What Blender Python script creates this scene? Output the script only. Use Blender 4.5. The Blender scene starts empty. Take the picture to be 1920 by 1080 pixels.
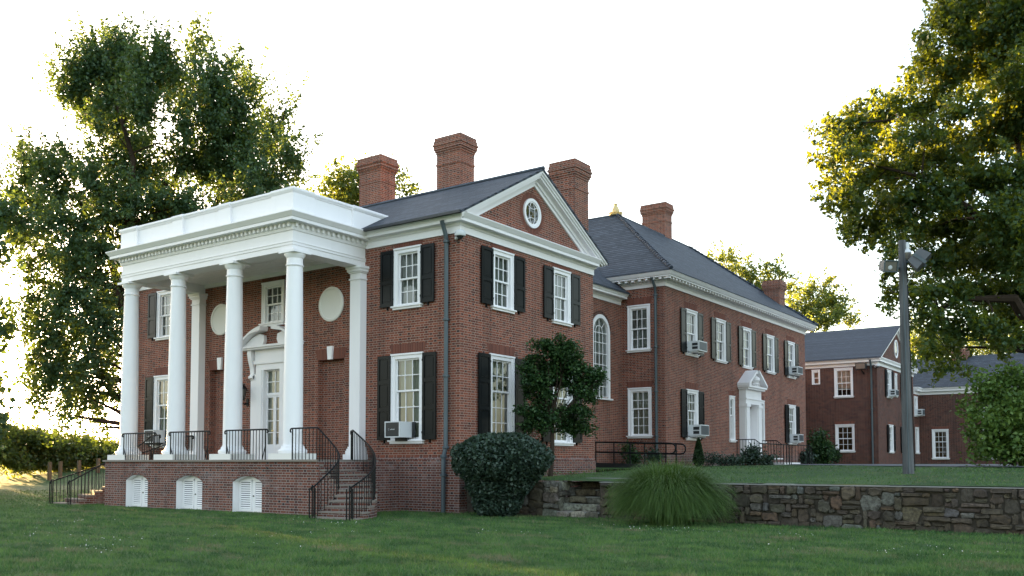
import bpy, math, random
import numpy as np
from mathutils import Vector
random.seed(7)
rng = np.random.default_rng(7)
scene = bpy.context.scene
COL = scene.collection

# ------------------------------------------------------------------ camera, sky, sun, exposure
EYE = Vector((15.62, -19.572, 1.34))
YAW, PITCH, FPX, PY = 0.61663, 0.050433, 1734.8, 779.69
cam = bpy.data.cameras.new("camera")
cam.sensor_width = 36.0
cam.lens = 36.0 * FPX / 1920.0
cam.shift_y = (PY - 540.0) / 1920.0
cam.clip_start, cam.clip_end = 0.1, 3000.0
camo = bpy.data.objects.new("camera", cam)
COL.objects.link(camo)
camo.location = EYE
camo.rotation_euler = (math.pi / 2 + PITCH, 0, YAW)
scene.camera = camo

SUN_AZ = math.radians(-72.0)      # clockwise from +y, towards the sun
SUN_EL = math.radians(4.5)
SUN_DIR = Vector((math.sin(SUN_AZ) * math.cos(SUN_EL), math.cos(SUN_AZ) * math.cos(SUN_EL), math.sin(SUN_EL)))
world = bpy.data.worlds.new("World")
scene.world = world
world.use_nodes = True
wn = world.node_tree
bg = wn.nodes["Background"]
sky = wn.nodes.new("ShaderNodeTexSky")
sky.sky_type = 'NISHITA'
sky.sun_disc = False
sky.sun_elevation = SUN_EL
sky.sun_rotation = SUN_AZ
sky.dust_density = 2.5
sky.air_density = 1.0
sky.ozone_density = 1.5
hs = wn.nodes.new("ShaderNodeHueSaturation")      # takes part of the colour out of the sky
hs.inputs['Saturation'].default_value = 0.62
wn.links.new(sky.outputs[0], hs.inputs['Color'])
wn.links.new(hs.outputs[0], bg.inputs[0])
bg.inputs[1].default_value = 0.15
sun = bpy.data.lights.new("sun", 'SUN')
sun.energy = 4.2
sun.angle = math.radians(0.6)
sun.color = (1.0, 0.66, 0.26)
suno = bpy.data.objects.new("sun", sun)
COL.objects.link(suno)
suno.rotation_euler = (-SUN_DIR).to_track_quat('-Z', 'Y').to_euler()
suno.location = (0, 0, 40)
scene.view_settings.view_transform = 'Standard'
scene.view_settings.look = 'None'
scene.view_settings.gamma = 1.0
scene.view_settings.exposure = 3.25
scene.cycles.max_bounces = 8
scene.cycles.transparent_max_bounces = 12

CR = Vector((math.cos(YAW), math.sin(YAW), 0))
CF0 = Vector((-math.sin(YAW), math.cos(YAW), 0))
CF = CF0 * math.cos(PITCH) + Vector((0, 0, math.sin(PITCH)))
CU = -CF0 * math.sin(PITCH) + Vector((0, 0, math.cos(PITCH)))
def at(px, py, d):
    """world point seen at photo pixel (px, py) at horizontal distance d"""
    r = CF + CR * ((px - 960) / FPX) - CU * ((py - PY) / FPX)
    return EYE + r * (d / r.dot(CF0))

# ------------------------------------------------------------------ materials
class NT:
    def __init__(s, name):
        s.m = bpy.data.materials.new(name)
        s.m.use_nodes = True
        s.t = s.m.node_tree
        s.p = s.t.nodes["Principled BSDF"]
        s.out = s.t.nodes["Material Output"]
    def n(s, typ, **kw):
        nd = s.t.nodes.new(typ)
        for k, v in kw.items():
            setattr(nd, k, v)
        return nd
    def set(s, sock, v):
        if isinstance(v, bpy.types.NodeSocket):
            s.t.links.new(v, sock)
        else:
            sock.default_value = v
    def math(s, op, a, b=0.0, c=None):
        nd = s.n("ShaderNodeMath", operation=op)
        s.set(nd.inputs[0], a); s.set(nd.inputs[1], b)
        if c is not None: s.set(nd.inputs[2], c)
        return nd.outputs[0]
    def mix(s, fac, a, b, mode='MIX'):
        nd = s.n("ShaderNodeMix", data_type='RGBA', blend_type=mode)
        s.set(nd.inputs[0], fac)
        for i, v in ((6, a), (7, b)):
            if isinstance(v, tuple) and len(v) == 3: v = (*v, 1)
            s.set(nd.inputs[i], v)
        return nd.outputs[2]
    def coord(s, which='Object'):
        return s.n("ShaderNodeTexCoord").outputs[which]
    def noise(s, scale, vec=None, detail=4.0, rough=0.55, out=0):
        nd = s.n("ShaderNodeTexNoise")
        nd.inputs['Scale'].default_value = scale
        nd.inputs['Detail'].default_value = detail
        nd.inputs['Roughness'].default_value = rough
        s.t.links.new(vec if vec is not None else s.coord(), nd.inputs['Vector'])
        return nd.outputs[out]
    def mapping(s, vec, scale=(1, 1, 1), rot=(0, 0, 0)):
        nd = s.n("ShaderNodeMapping")
        nd.inputs['Scale'].default_value = scale
        nd.inputs['Rotation'].default_value = rot
        s.t.links.new(vec, nd.inputs['Vector'])
        return nd.outputs[0]
    def ramp(s, fac, stops, interp='LINEAR'):
        nd = s.n("ShaderNodeValToRGB")
        nd.color_ramp.interpolation = interp
        els = nd.color_ramp.elements
        while len(els) < len(stops): els.new(0.5)
        for e, (p, c) in zip(els, stops):
            e.position = p; e.color = (*c, 1)
        s.set(nd.inputs[0], fac)
        return nd.outputs[0]
    def bump(s, h, strength=0.3, dist=0.01):
        nd = s.n("ShaderNodeBump")
        nd.inputs['Strength'].default_value = strength
        nd.inputs['Distance'].default_value = dist
        s.t.links.new(h, nd.inputs['Height'])
        s.t.links.new(nd.outputs[0], s.p.inputs['Normal'])
    def base(s, col, rough=0.8, spec=0.5, metal=0.0):
        if isinstance(col, tuple): col = (*col, 1)
        s.set(s.p.inputs['Base Color'], col)
        s.set(s.p.inputs['Roughness'], rough)
        s.p.inputs['Specular IOR Level'].default_value = spec
        s.p.inputs['Metallic'].default_value = metal
        return s.m

def brick_mat(name, tint=(1, 1, 1), mortar=(0.40, 0.315, 0.265), stain=0.0):
    k = NT(name)
    sep = k.n("ShaderNodeSeparateXYZ")
    k.t.links.new(k.coord('UV'), sep.inputs[0])
    u, v = sep.outputs[0], sep.outputs[1]
    H, P, S, J = 0.0677, 0.325, 0.217, 0.0115
    vr = k.math('DIVIDE', v, H)
    row = k.math('FLOOR', vr)
    fv = k.math('MULTIPLY', k.math('SUBTRACT', vr, row), H)
    odd = k.math('MODULO', k.math('ABSOLUTE', row), 2.0)
    uu = k.math('ADD', u, k.math('MULTIPLY', odd, P * 0.5))
    cr = k.math('DIVIDE', uu, P)
    cell = k.math('FLOOR', cr)
    fu = k.math('MULTIPLY', k.math('SUBTRACT', cr, cell), P)
    head = k.math('GREATER_THAN', fu, S)
    lp = k.math('SUBTRACT', fu, k.math('MULTIPLY', head, S))
    mort = k.math('MAXIMUM', k.math('LESS_THAN', lp, J), k.math('LESS_THAN', fv, J))
    cmb = k.n("ShaderNodeCombineXYZ")
    k.set(cmb.inputs[0], k.math('ADD', k.math('MULTIPLY', cell, 2.0), head)); k.set(cmb.inputs[1], row)
    wnz = k.n("ShaderNodeTexWhiteNoise", noise_dimensions='2D')
    k.t.links.new(cmb.outputs[0], wnz.inputs['Vector'])
    rnd = wnz.outputs['Value']
    T = lambda c: tuple(a * b for a, b in zip(c, tint))
    stretch = k.ramp(rnd, [(0.0, T((0.080, 0.030, 0.024))), (0.3, T((0.142, 0.046, 0.031))), (0.6, T((0.180, 0.055, 0.034))),
                           (0.88, T((0.225, 0.072, 0.043))), (1.0, T((0.110, 0.050, 0.041)))])
    header = k.ramp(rnd, [(0.0, T((0.030, 0.019, 0.020))), (0.45, T((0.082, 0.032, 0.026))), (1.0, T((0.162, 0.053, 0.035)))])
    col = k.mix(head, stretch, header)
    big = k.noise(0.55, detail=5)
    col = k.mix(k.math('MULTIPLY', k.math('SUBTRACT', big, 0.35), 0.5), col, T((0.060, 0.034, 0.030)))
    drift = k.ramp(k.noise(2.2, detail=6, rough=0.65), [(0.42, (0, 0, 0)), (0.70, (0.55, 0.55, 0.55))])
    col = k.mix(drift, col, T((0.215, 0.083, 0.055)))
    mcol = k.mix(k.noise(1.3), mortar, tuple(x * 0.72 for x in mortar))
    col = k.mix(mort, col, mcol)
    streak = k.ramp(k.noise(1.0, vec=k.mapping(k.coord(), (2.6, 2.6, 0.28)), detail=6, rough=0.65), [(0.50, (0, 0, 0)), (0.74, (0.45, 0.45, 0.45))])
    col = k.mix(streak, col, T((0.055, 0.036, 0.032)))
    if stain:
        st = k.ramp(k.noise(1.1, vec=k.mapping(k.coord(), (1, 1, 2.2)), detail=7, rough=0.65), [(0.56, (0, 0, 0)), (0.72, (1, 1, 1))])
        col = k.mix(k.math('MULTIPLY', st, stain), col, (0.33, 0.30, 0.30))
    return k.base(col, 0.88, 0.2)

def soldier_mat(name):
    k = NT(name)
    sep = k.n("ShaderNodeSeparateXYZ")
    k.t.links.new(k.coord('UV'), sep.inputs[0])
    cr = k.math('DIVIDE', sep.outputs[0], 0.064)
    cell = k.math('FLOOR', cr)
    f = k.math('SUBTRACT', cr, cell)
    mort = k.math('LESS_THAN', f, 0.10)
    wnz = k.n("ShaderNodeTexWhiteNoise", noise_dimensions='1D')
    k.set(wnz.inputs['W'], cell)
    col = k.ramp(wnz.outputs['Value'], [(0, (0.112, 0.041, 0.030)), (0.5, (0.145, 0.051, 0.036)), (1, (0.175, 0.064, 0.044))])
    col = k.mix(mort, col, (0.25, 0.16, 0.13))
    return k.base(col, 0.88, 0.2)

def paint_mat(name, col, rough=0.45, var=0.08, spec=0.5, dirt=0.0):
    k = NT(name)
    nz = k.noise(2.3, detail=6)
    c = k.mix(k.math('MULTIPLY', nz, var * 2), col, tuple(x * 0.72 for x in col))
    if dirt:
        st = k.ramp(k.noise(1.6, vec=k.mapping(k.coord(), (2.5, 2.5, 0.5)), detail=8, rough=0.7), [(0.52, (0, 0, 0)), (0.8, (1, 1, 1))])
        c = k.mix(k.math('MULTIPLY', st, dirt), c, (0.40, 0.39, 0.37))
    k.bump(k.noise(40, detail=2), 0.08, 0.002)
    return k.base(c, rough, spec)

def slate_mat(name, c0, c1):
    k = NT(name)
    br = k.n("ShaderNodeTexBrick")
    br.offset = 0.5
    k.t.links.new(k.coord('UV'), br.inputs['Vector'])
    br.inputs['Scale'].default_value = 1.0
    br.inputs['Brick Width'].default_value = 0.26
    br.inputs['Row Height'].default_value = 0.19
    br.inputs['Mortar Size'].default_value = 0.007
    br.inputs['Mortar Smooth'].default_value = 0.2
    br.inputs['Color1'].default_value = (*c0, 1)
    br.inputs['Color2'].default_value = (*c1, 1)
    br.inputs['Mortar'].default_value = (0.010, 0.012, 0.016, 1)
    sep = k.n("ShaderNodeSeparateXYZ")
    k.t.links.new(k.coord('UV'), sep.inputs[0])
    saw = k.math('FRACT', k.math('DIVIDE', sep.outputs[1], 0.19))
    wr = k.n("ShaderNodeTexWhiteNoise", noise_dimensions='1D'); k.set(wr.inputs['W'], k.math('FLOOR', k.math('DIVIDE', sep.outputs[1], 0.19)))
    lap_shade = k.math('GREATER_THAN', saw, 0.72)
    col = k.mix(k.math('MULTIPLY', k.noise(2.4, detail=7, rough=0.7), 0.75), br.outputs['Color'], tuple(x * 0.6 for x in c0))
    col = k.mix(k.math('MULTIPLY', lap_shade, 0.9), col, (0.004, 0.005, 0.008))  # shadow line under each slate course, painted into the colour
    col = k.mix(k.math('MULTIPLY', wr.outputs['Value'], 0.65), col, tuple(x * 0.35 for x in c0))
    nd = k.n("ShaderNodeBump"); nd.inputs['Strength'].default_value = 0.9; nd.inputs['Distance'].default_value = 0.03
    k.t.links.new(k.math('SUBTRACT', 1.0, saw), nd.inputs['Height'])
    k.t.links.new(nd.outputs[0], k.p.inputs['Normal'])
    return k.base(col, 0.7, 0.15)

def leaf_mat(name, c0, c1, c2, trans=0.5, tcol=(0.30, 0.26, 0.02)):
    k = NT(name)
    g = k.n("ShaderNodeNewGeometry")
    rnd = g.outputs['Random Per Island']
    col = k.ramp(rnd, [(0, c0), (0.55, c1), (1, c2)])
    col = k.mix(k.math('MULTIPLY', k.noise(0.5, detail=3), 0.45), col, tuple(x * 0.55 for x in c0))
    k.base(col, 0.5, 0.35)
    tr = k.n("ShaderNodeBsdfTranslucent")
    k.set(tr.inputs[0], (*tcol, 1))
    mx = k.n("ShaderNodeMixShader")
    mx.inputs[0].default_value = trans
    k.t.links.new(k.p.outputs[0], mx.inputs[1]); k.t.links.new(tr.outputs[0], mx.inputs[2])
    k.t.links.new(mx.outputs[0], k.out.inputs[0])
    return k.m

def simple(name, col, rough=0.6, spec=0.5, metal=0.0, var=0.25, scale=3.0):
    k = NT(name)
    c = k.mix(k.math('MULTIPLY', k.noise(scale, detail=6), var * 2), col, tuple(x * 0.55 for x in col))
    return k.base(c, rough, spec, metal)

def glass_mat():
    k = NT("window_glass")
    gl = k.n("ShaderNodeBsdfGlossy"); gl.inputs['Roughness'].default_value = 0.015
    tr = k.n("ShaderNodeBsdfTransparent"); tr.inputs[0].default_value = (0.72, 0.78, 0.76, 1)
    fr = k.n("ShaderNodeFresnel"); fr.inputs[0].default_value = 1.52
    fac = k.math('MINIMUM', k.math('ADD', k.math('MULTIPLY', fr.outputs[0], 1.5), 0.03), 0.95)
    bp = k.n("ShaderNodeBump"); bp.inputs['Strength'].default_value = 0.05; bp.inputs['Distance'].default_value = 0.02
    k.t.links.new(k.noise(2.5, detail=2), bp.inputs['Height'])
    k.t.links.new(bp.outputs[0], gl.inputs['Normal'])
    mx = k.n("ShaderNodeMixShader")
    k.set(mx.inputs[0], fac)
    k.t.links.new(tr.outputs[0], mx.inputs[1]); k.t.links.new(gl.outputs[0], mx.inputs[2])
    k.t.links.new(mx.outputs[0], k.out.inputs[0])
    return k.m

M = {}
M['brick'] = brick_mat("red_brick", tint=(1.16, 1.06, 1.0))
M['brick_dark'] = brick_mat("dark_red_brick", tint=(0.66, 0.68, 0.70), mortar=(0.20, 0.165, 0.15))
M['brick_base'] = brick_mat("weathered_brick", tint=(0.85, 0.92, 1.0), mortar=(0.36, 0.33, 0.31), stain=0.4)
M['brick_chim'] = brick_mat("chimney_brick", tint=(1.3, 1.22, 1.12), mortar=(0.42, 0.35, 0.30))
M['soldier'] = soldier_mat("soldier_brick")
M['white'] = paint_mat("white_paint", (0.83, 0.815, 0.83), 0.5, 0.06, dirt=0.09)
M['white_trim'] = paint_mat("white_trim_paint", (0.81, 0.79, 0.80), 0.5, 0.06, dirt=0.12)
M['cream'] = paint_mat("cream_plaster", (0.75, 0.735, 0.70), 0.7, 0.08)
M['black'] = paint_mat("black_shutter_paint", (0.008, 0.010, 0.011), 0.30, 0.15, 0.16)
M['iron'] = paint_mat("black_iron", (0.006, 0.007, 0.008), 0.45, 0.1, 0.18)
M['slate'] = slate_mat("slate_roof", (0.094, 0.114, 0.142), (0.036, 0.045, 0.060))
M['slate_light'] = slate_mat("grey_slate_roof", (0.080, 0.100, 0.135), (0.054, 0.068, 0.092))
M['lead'] = simple("lead_grey_metal", (0.085, 0.11, 0.125), 0.5, 0.5, 0.35)
M['copper'] = simple("dark_bronze_metal", (0.035, 0.025, 0.022), 0.5, 0.5, 0.3)
M['dark'] = simple("dark_room", (0.012, 0.012, 0.014), 0.9, 0.1)
M['glass'] = glass_mat()
M['curtain'] = simple("cream_curtain", (0.52, 0.51, 0.43), 0.9, 0.1, var=0.15)
M['curtain_grey'] = simple("grey_curtain", (0.36, 0.37, 0.36), 0.9, 0.1, var=0.2)
M['blind'] = simple("white_blind", (0.55, 0.56, 0.55), 0.9, 0.1, var=0.1)
M['amber'] = simple("amber_glow_curtain", (0.15, 0.085, 0.04), 0.9, 0.1, var=0.3)  # amber glow of the annex windows, put into the curtain colour
M['stone_cap'] = simple("weathered_stone", (0.30, 0.30, 0.28), 0.9, 0.2, var=0.4, scale=1.5)
M['tread'] = simple("bluestone_tread", (0.26, 0.225, 0.195), 0.9, 0.2, var=0.3, scale=2)
M['plastic'] = simple("white_plastic", (0.62, 0.64, 0.66), 0.4, 0.5, var=0.05)
M['panel_dark'] = simple("dark_plastic", (0.018, 0.021, 0.024), 0.45, 0.5)
M['fin'] = simple("metal_fin", (0.16, 0.18, 0.2), 0.4, 0.5, 0.6)
M['mark'] = simple("pale_mark", (0.5, 0.52, 0.53), 0.6)
M['frosted'] = simple("lantern_glass", (0.16, 0.145, 0.125), 0.15, 0.6)
M['gold'] = simple("gilded_stone", (0.78, 0.60, 0.28), 0.55, 0.5, 0.0, var=0.25, scale=6)

M['bark'] = simple("bark", (0.055, 0.040, 0.030), 0.95, 0.1, var=0.5, scale=6)
M['post_wood'] = simple("post_wood", (0.22, 0.17, 0.12), 0.9, 0.1)
k = NT("weathered_pole_wood")
gr = k.noise(1.0, vec=k.mapping(k.coord(), (22, 22, 0.9)), detail=8, rough=0.7)
colr = k.ramp(gr, [(0.3, (0.045, 0.047, 0.050)), (0.55, (0.115, 0.12, 0.125)), (0.8, (0.20, 0.20, 0.195))])
k.bump(gr, 0.5, 0.01)
M['wood_pole'] = k.base(colr, 0.9, 0.15)
k = NT("asphalt")
M['asphalt'] = k.base(k.ramp(k.noise(9, detail=6), [(0.3, (0.10, 0.105, 0.115)), (0.75, (0.16, 0.165, 0.175))]), 0.9, 0.2)
# stones take their own colour, stone by stone
k = NT("rubble_stone")
att = k.n("ShaderNodeAttribute"); att.attribute_name = "stone_colour"
nz = k.noise(13.0, detail=8, rough=0.75)
c = k.mix(k.ramp(nz, [(0.35, (0, 0, 0)), (0.7, (1, 1, 1))]), att.outputs['Color'], (0.035, 0.03, 0.026))
c2 = k.mix(k.ramp(k.noise(2.2, detail=6), [(0.55, (0, 0, 0)), (0.72, (0.6, 0.6, 0.6))]), c, (0.028, 0.024, 0.02))
k.bump(nz, 0.8, 0.03)
M['stone'] = k.base(c2, 0.92, 0.2)
M['mortar'] = simple("old_mortar", (0.085, 0.074, 0.060), 0.95, 0.1, var=0.6, scale=5)
# lawn
def lawn_mat(name):
    k = NT(name)
    n1 = k.noise(0.35, detail=6, rough=0.6)
    n2 = k.noise(2.0, detail=6, rough=0.65, vec=k.mapping(k.coord(), (0.6, 1.6, 1), (0, 0, 0.5)))
    n3 = k.noise(60, detail=3)
    c = k.ramp(n1, [(0.30, (0.048, 0.108, 0.032)), (0.50, (0.076, 0.150, 0.044)), (0.70, (0.13, 0.20, 0.062))])
    c = k.mix(k.ramp(n2, [(0.45, (0, 0, 0)), (0.75, (0.75, 0.75, 0.75))]), c, (0.024, 0.060, 0.021))
    dry = k.ramp(k.noise(0.8, detail=7, rough=0.7, vec=k.mapping(k.coord(), (0.7, 1.5, 1))), [(0.62, (0, 0, 0)), (0.76, (0.8, 0.8, 0.8))])
    c = k.mix(dry, c, (0.13, 0.115, 0.065))
    c = k.mix(k.math('MULTIPLY', n3, 0.55), c, (0.012, 0.026, 0.010))
    k.bump(n3, 1.0, 0.05)
    return k.base(c, 0.85, 0.2)
M['lawn'] = lawn_mat("lawn_turf")
def blade_mat(name, a, b, c_, trans=0.25):
    return leaf_mat(name, a, b, c_, trans, (0.10, 0.16, 0.02))
def turf_blade_mat(name):
    k = NT(name)
    g = k.n("ShaderNodeNewGeometry")
    c = k.ramp(g.outputs['Random Per Island'], [(0, (0.044, 0.112, 0.034)), (0.45, (0.070, 0.160, 0.048)), (0.8, (0.118, 0.215, 0.070)), (1, (0.25, 0.25, 0.125))])
    patch = k.noise(1.0, detail=7, rough=0.66, vec=k.mapping(k.coord(), (0.75, 1.3, 1), (0, 0, 0.4)))
    c = k.mix(k.ramp(patch, [(0.46, (0, 0, 0)), (0.55, (0.9, 0.9, 0.9))]), c, (0.034, 0.085, 0.036))
    light = k.noise(1.7, detail=5, rough=0.6, vec=k.mapping(k.coord(), (0.7, 1.5, 1), (0, 0, -0.3)))
    c = k.mix(k.ramp(light, [(0.50, (0, 0, 0)), (0.59, (0.85, 0.85, 0.85))]), c, (0.130, 0.225, 0.062))
    dry = k.ramp(k.noise(0.8, detail=7, rough=0.7, vec=k.mapping(k.coord(), (0.7, 1.5, 1))), [(0.56, (0, 0, 0)), (0.62, (0.92, 0.92, 0.92))])
    c = k.mix(dry, c, (0.21, 0.185, 0.115))
    k.base(c, 0.8, 0.05)
    tr = k.n("ShaderNodeBsdfTranslucent"); k.set(tr.inputs[0], (0.10, 0.15, 0.02, 1))
    mx = k.n("ShaderNodeMixShader"); mx.inputs[0].default_value = 0.15
    k.t.links.new(k.p.outputs[0], mx.inputs[1]); k.t.links.new(tr.outputs[0], mx.inputs[2]); k.t.links.new(mx.outputs[0], k.out.inputs[0])
    return k.m
M['blade'] = turf_blade_mat("lawn_blade")
M['reed'] = blade_mat("ornamental_grass_blade", (0.045, 0.10, 0.020), (0.080, 0.155, 0.030), (0.14, 0.22, 0.055))
M['leaf_dark'] = leaf_mat("dark_leaf", (0.034, 0.078, 0.044), (0.052, 0.108, 0.054), (0.085, 0.150, 0.060), 0.27, (0.20, 0.28, 0.03))
M['leaf_oak'] = leaf_mat("broad_leaf", (0.024, 0.060, 0.026), (0.038, 0.088, 0.034), (0.066, 0.125, 0.044), 0.38, (0.28, 0.31, 0.012))
M['leaf_far'] = leaf_mat("far_leaf", (0.06, 0.10, 0.035), (0.085, 0.13, 0.045), (0.14, 0.17, 0.06), 0.42, (0.28, 0.33, 0.035))
M['leaf_hedge'] = leaf_mat("hedge_leaf", (0.060, 0.10, 0.05), (0.085, 0.13, 0.058), (0.13, 0.17, 0.07), 0.45, (0.30, 0.34, 0.05))
M['leaf_shrub'] = leaf_mat("shrub_leaf", (0.026, 0.050, 0.036), (0.040, 0.072, 0.050), (0.070, 0.110, 0.076), 0.15, (0.05, 0.09, 0.03))
M['leaf_maple'] = leaf_mat("small_tree_leaf", (0.014, 0.045, 0.016), (0.028, 0.074, 0.022), (0.072, 0.135, 0.036), 0.2, (0.05, 0.10, 0.02))
M['leaf_bush'] = leaf_mat("bush_leaf", (0.066, 0.132, 0.030), (0.10, 0.19, 0.040), (0.19, 0.285, 0.065), 0.3, (0.16, 0.22, 0.025))
M['leaf_cypress'] = leaf_mat("cypress_leaf", (0.014, 0.036, 0.012), (0.022, 0.052, 0.016), (0.035, 0.075, 0.022), 0.15, (0.04, 0.08, 0.01))

# ------------------------------------------------------------------ mesh helpers
class Fr:
    """a wall frame: a runs along the wall, b is height, c is outward"""
    def __init__(s, o, u):
        s.o = Vector(o); s.u = Vector(u).normalized(); s.n = s.u.cross(Vector((0, 0, 1)))
    def __call__(s, a, b, c):
        return s.o + s.u * a + Vector((0, 0, b)) + s.n * c
WORLD = lambda a, b, c: Vector((a, b, c))

def world_loc(o):
    v = Vector((0, 0, 0))
    while o is not None:
        v += o.location; o = o.parent
    return v

class MB:
    def __init__(s): s.v = []; s.f = []
    def add(s, vs, fs):
        b = len(s.v); s.v += [Vector(x) for x in vs]; s.f += [tuple(i + b for i in f) for f in fs]
    def box(s, F, a0, a1, b0, b1, c0, c1):
        p = [F(a, b, c) for a in (a0, a1) for b in (b0, b1) for c in (c0, c1)]
        s.add(p, [(0, 1, 3, 2), (4, 6, 7, 5), (0, 4, 5, 1), (2, 3, 7, 6), (0, 2, 6, 4), (1, 5, 7, 3)])
        return s
    def prism(s, F, poly, c0, c1):
        n = len(poly)
        s.add([F(a, b, c0) for a, b in poly] + [F(a, b, c1) for a, b in poly],
              [tuple(range(n)), tuple(range(2 * n - 1, n - 1, -1))] + [(i, (i + 1) % n, n + (i + 1) % n, n + i) for i in range(n)])
        return s
    def zprism(s, poly, z0, z1):
        n = len(poly)
        s.add([(x, y, z0) for x, y in poly] + [(x, y, z1) for x, y in poly],
              [tuple(range(n))[::-1], tuple(range(n, 2 * n))] + [(i, (i + 1) % n, n + (i + 1) % n, n + i) for i in range(n)])
        return s
    def tube(s, pts, rad, seg=8, caps=True):
        pts = [Vector(p) for p in pts]
        if not hasattr(rad, '__len__'): rad = [rad] * len(pts)
        rings = []
        prev = None
        for i, p in enumerate(pts):
            d = (pts[min(i + 1, len(pts) - 1)] - pts[max(i - 1, 0)]).normalized()
            if prev is None:
                x = d.cross(Vector((0, 0, 1)) if abs(d.z) < 0.9 else Vector((1, 0, 0))).normalized()
            else:
                x = (prev - d * prev.dot(d)).normalized()
            prev = x
            y = d.cross(x)
            rings.append([p + (x * math.cos(2 * math.pi * j / seg) + y * math.sin(2 * math.pi * j / seg)) * rad[i] for j in range(seg)])
        vs = [q for r in rings for q in r]
        fs = [(i * seg + j, i * seg + (j + 1) % seg, (i + 1) * seg + (j + 1) % seg, (i + 1) * seg + j) for i in range(len(pts) - 1) for j in range(seg)]
        if caps:
            fs += [tuple(range(seg))[::-1], tuple(range((len(pts) - 1) * seg, len(pts) * seg))]
        s.add(vs, fs)
        return s
    def lathe(s, c, prof, seg=28, axis=None):
        c = Vector(c)
        if axis is None: X, Y, Z = Vector((1, 0, 0)), Vector((0, 1, 0)), Vector((0, 0, 1))
        else:
            Z = Vector(axis).normalized(); X = Z.orthogonal().normalized(); Y = Z.cross(X)
        vs = [c + (X * math.cos(2 * math.pi * j / seg) + Y * math.sin(2 * math.pi * j / seg)) * r + Z * h for r, h in prof for j in range(seg)]
        n = len(prof)
        fs = [(i * seg + j, i * seg + (j + 1) % seg, (i + 1) * seg + (j + 1) % seg, (i + 1) * seg + j) for i in range(n - 1) for j in range(seg)]
        if prof[0][0] > 1e-4: fs.append(tuple(range(seg))[::-1])
        if prof[-1][0] > 1e-4: fs.append(tuple(range((n - 1) * seg, n * seg)))
        s.add(vs, fs)
        return s
    def sweep(s, path, prof, closed=False):
        """profile of (outward, z) run along a plan path, outward to the right of travel, mitred corners"""
        P = [Vector((x, y)) for x, y in path]
        n = len(P)
        rows = []
        for i in range(n):
            if closed: d0 = (P[i] - P[i - 1]).normalized(); d1 = (P[(i + 1) % n] - P[i]).normalized()
            else:
                d0 = (P[i] - P[i - 1]).normalized() if i > 0 else (P[1] - P[0]).normalized()
                d1 = (P[i + 1] - P[i]).normalized() if i < n - 1 else d0
            n0, n1 = Vector((d0.y, -d0.x)), Vector((d1.y, -d1.x))
            m = (n0 + n1) / max(1e-6, 1 + n0.dot(n1))
            rows.append([(P[i].x + m.x * o, P[i].y + m.y * o, z) for o, z in prof])
        k_ = len(prof)
        vs = [q for r in rows for q in r]
        fs = []
        for i in range(n if closed else n - 1):
            j = (i + 1) % n
            for t in range(k_ - 1):
                fs.append((i * k_ + t, j * k_ + t, j * k_ + t + 1, i * k_ + t + 1))
        if not closed:
            fs += [tuple(range(k_))[::-1], tuple(range((n - 1) * k_, n * k_))]
        s.add(vs, fs)
        return s
    def panel(s, F, u0, u1, z0, z1, ops=(), deep=0.3):
        """a wall sheet with openings (u0,u1,z0,z1,arch) and their reveals"""
        us = sorted({u0, u1, *[o[0] for o in ops], *[o[1] for o in ops]})
        zs = sorted({z0, z1, *[o[2] for o in ops], *[o[3] for o in ops]})
        for i in range(len(us) - 1):
            for j in range(len(zs) - 1):
                cu, cz = (us[i] + us[i + 1]) / 2, (zs[j] + zs[j + 1]) / 2
                if any(o[0] < cu < o[1] and o[2] < cz < o[3] for o in ops): continue
                s.add([F(us[i], zs[j], 0), F(us[i + 1], zs[j], 0), F(us[i + 1], zs[j + 1], 0), F(us[i], zs[j + 1], 0)], [(0, 1, 2, 3)])
        for o in ops:
            arch = o[4] if len(o) > 4 else 0
            outline = [(o[0], o[2]), (o[1], o[2])]
            if arch:
                top = arc_pts(o[0], o[1], o[3] - arch, arch)
                for i in range(len(top) - 1):
                    (a, b), (a2, b2) = top[i], top[i + 1]
                    s.add([F(a, b, 0), F(a2, b2, 0), F(a2, o[3], 0), F(a, o[3], 0)], [(0, 1, 2, 3)])
                outline += top[::-1]
            else:
                outline += [(o[1], o[3]), (o[0], o[3])]
            m = len(outline)
            for i in range(m):
                p, q = outline[i], outline[(i + 1) % m]
                s.add([F(*p, 0), F(*q, 0), F(*q, -deep), F(*p, -deep)], [(0, 1, 2, 3)])
        return s
    def build(s, name, mat, parent=None, smooth=False):
        off = world_loc(parent)
        me = bpy.data.meshes.new(name)
        me.from_pydata([tuple(v - off) for v in s.v], [], s.f)
        uv = me.uv_layers.new(name="UVMap").data
        Z = Vector((0, 0, 1))
        data = np.empty(len(me.loops) * 2, dtype=np.float32)
        for p in me.polygons:
            nrm = p.normal
            if abs(nrm.z) > 0.97: h, w = Vector((1, 0, 0)), Vector((0, 1, 0))
            else:
                h = Z.cross(nrm).normalized(); w = nrm.cross(h)
                if w.z < 0: w = -w
            for li, vi in zip(p.loop_indices, p.vertices):
                q = s.v[vi]
                data[2 * li] = q.dot(h); data[2 * li + 1] = q.dot(w)
        uv.foreach_set("uv", data)
        if smooth:
            me.polygons.foreach_set("use_smooth", [True] * len(me.polygons))
            try: me.set_sharp_from_angle(angle=math.radians(40))
            except Exception: pass
        me.materials.append(mat)
        me.update()
        o = bpy.data.objects.new(name, me)
        COL.objects.link(o)
        if parent is not None: o.parent = parent
        return o

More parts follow.
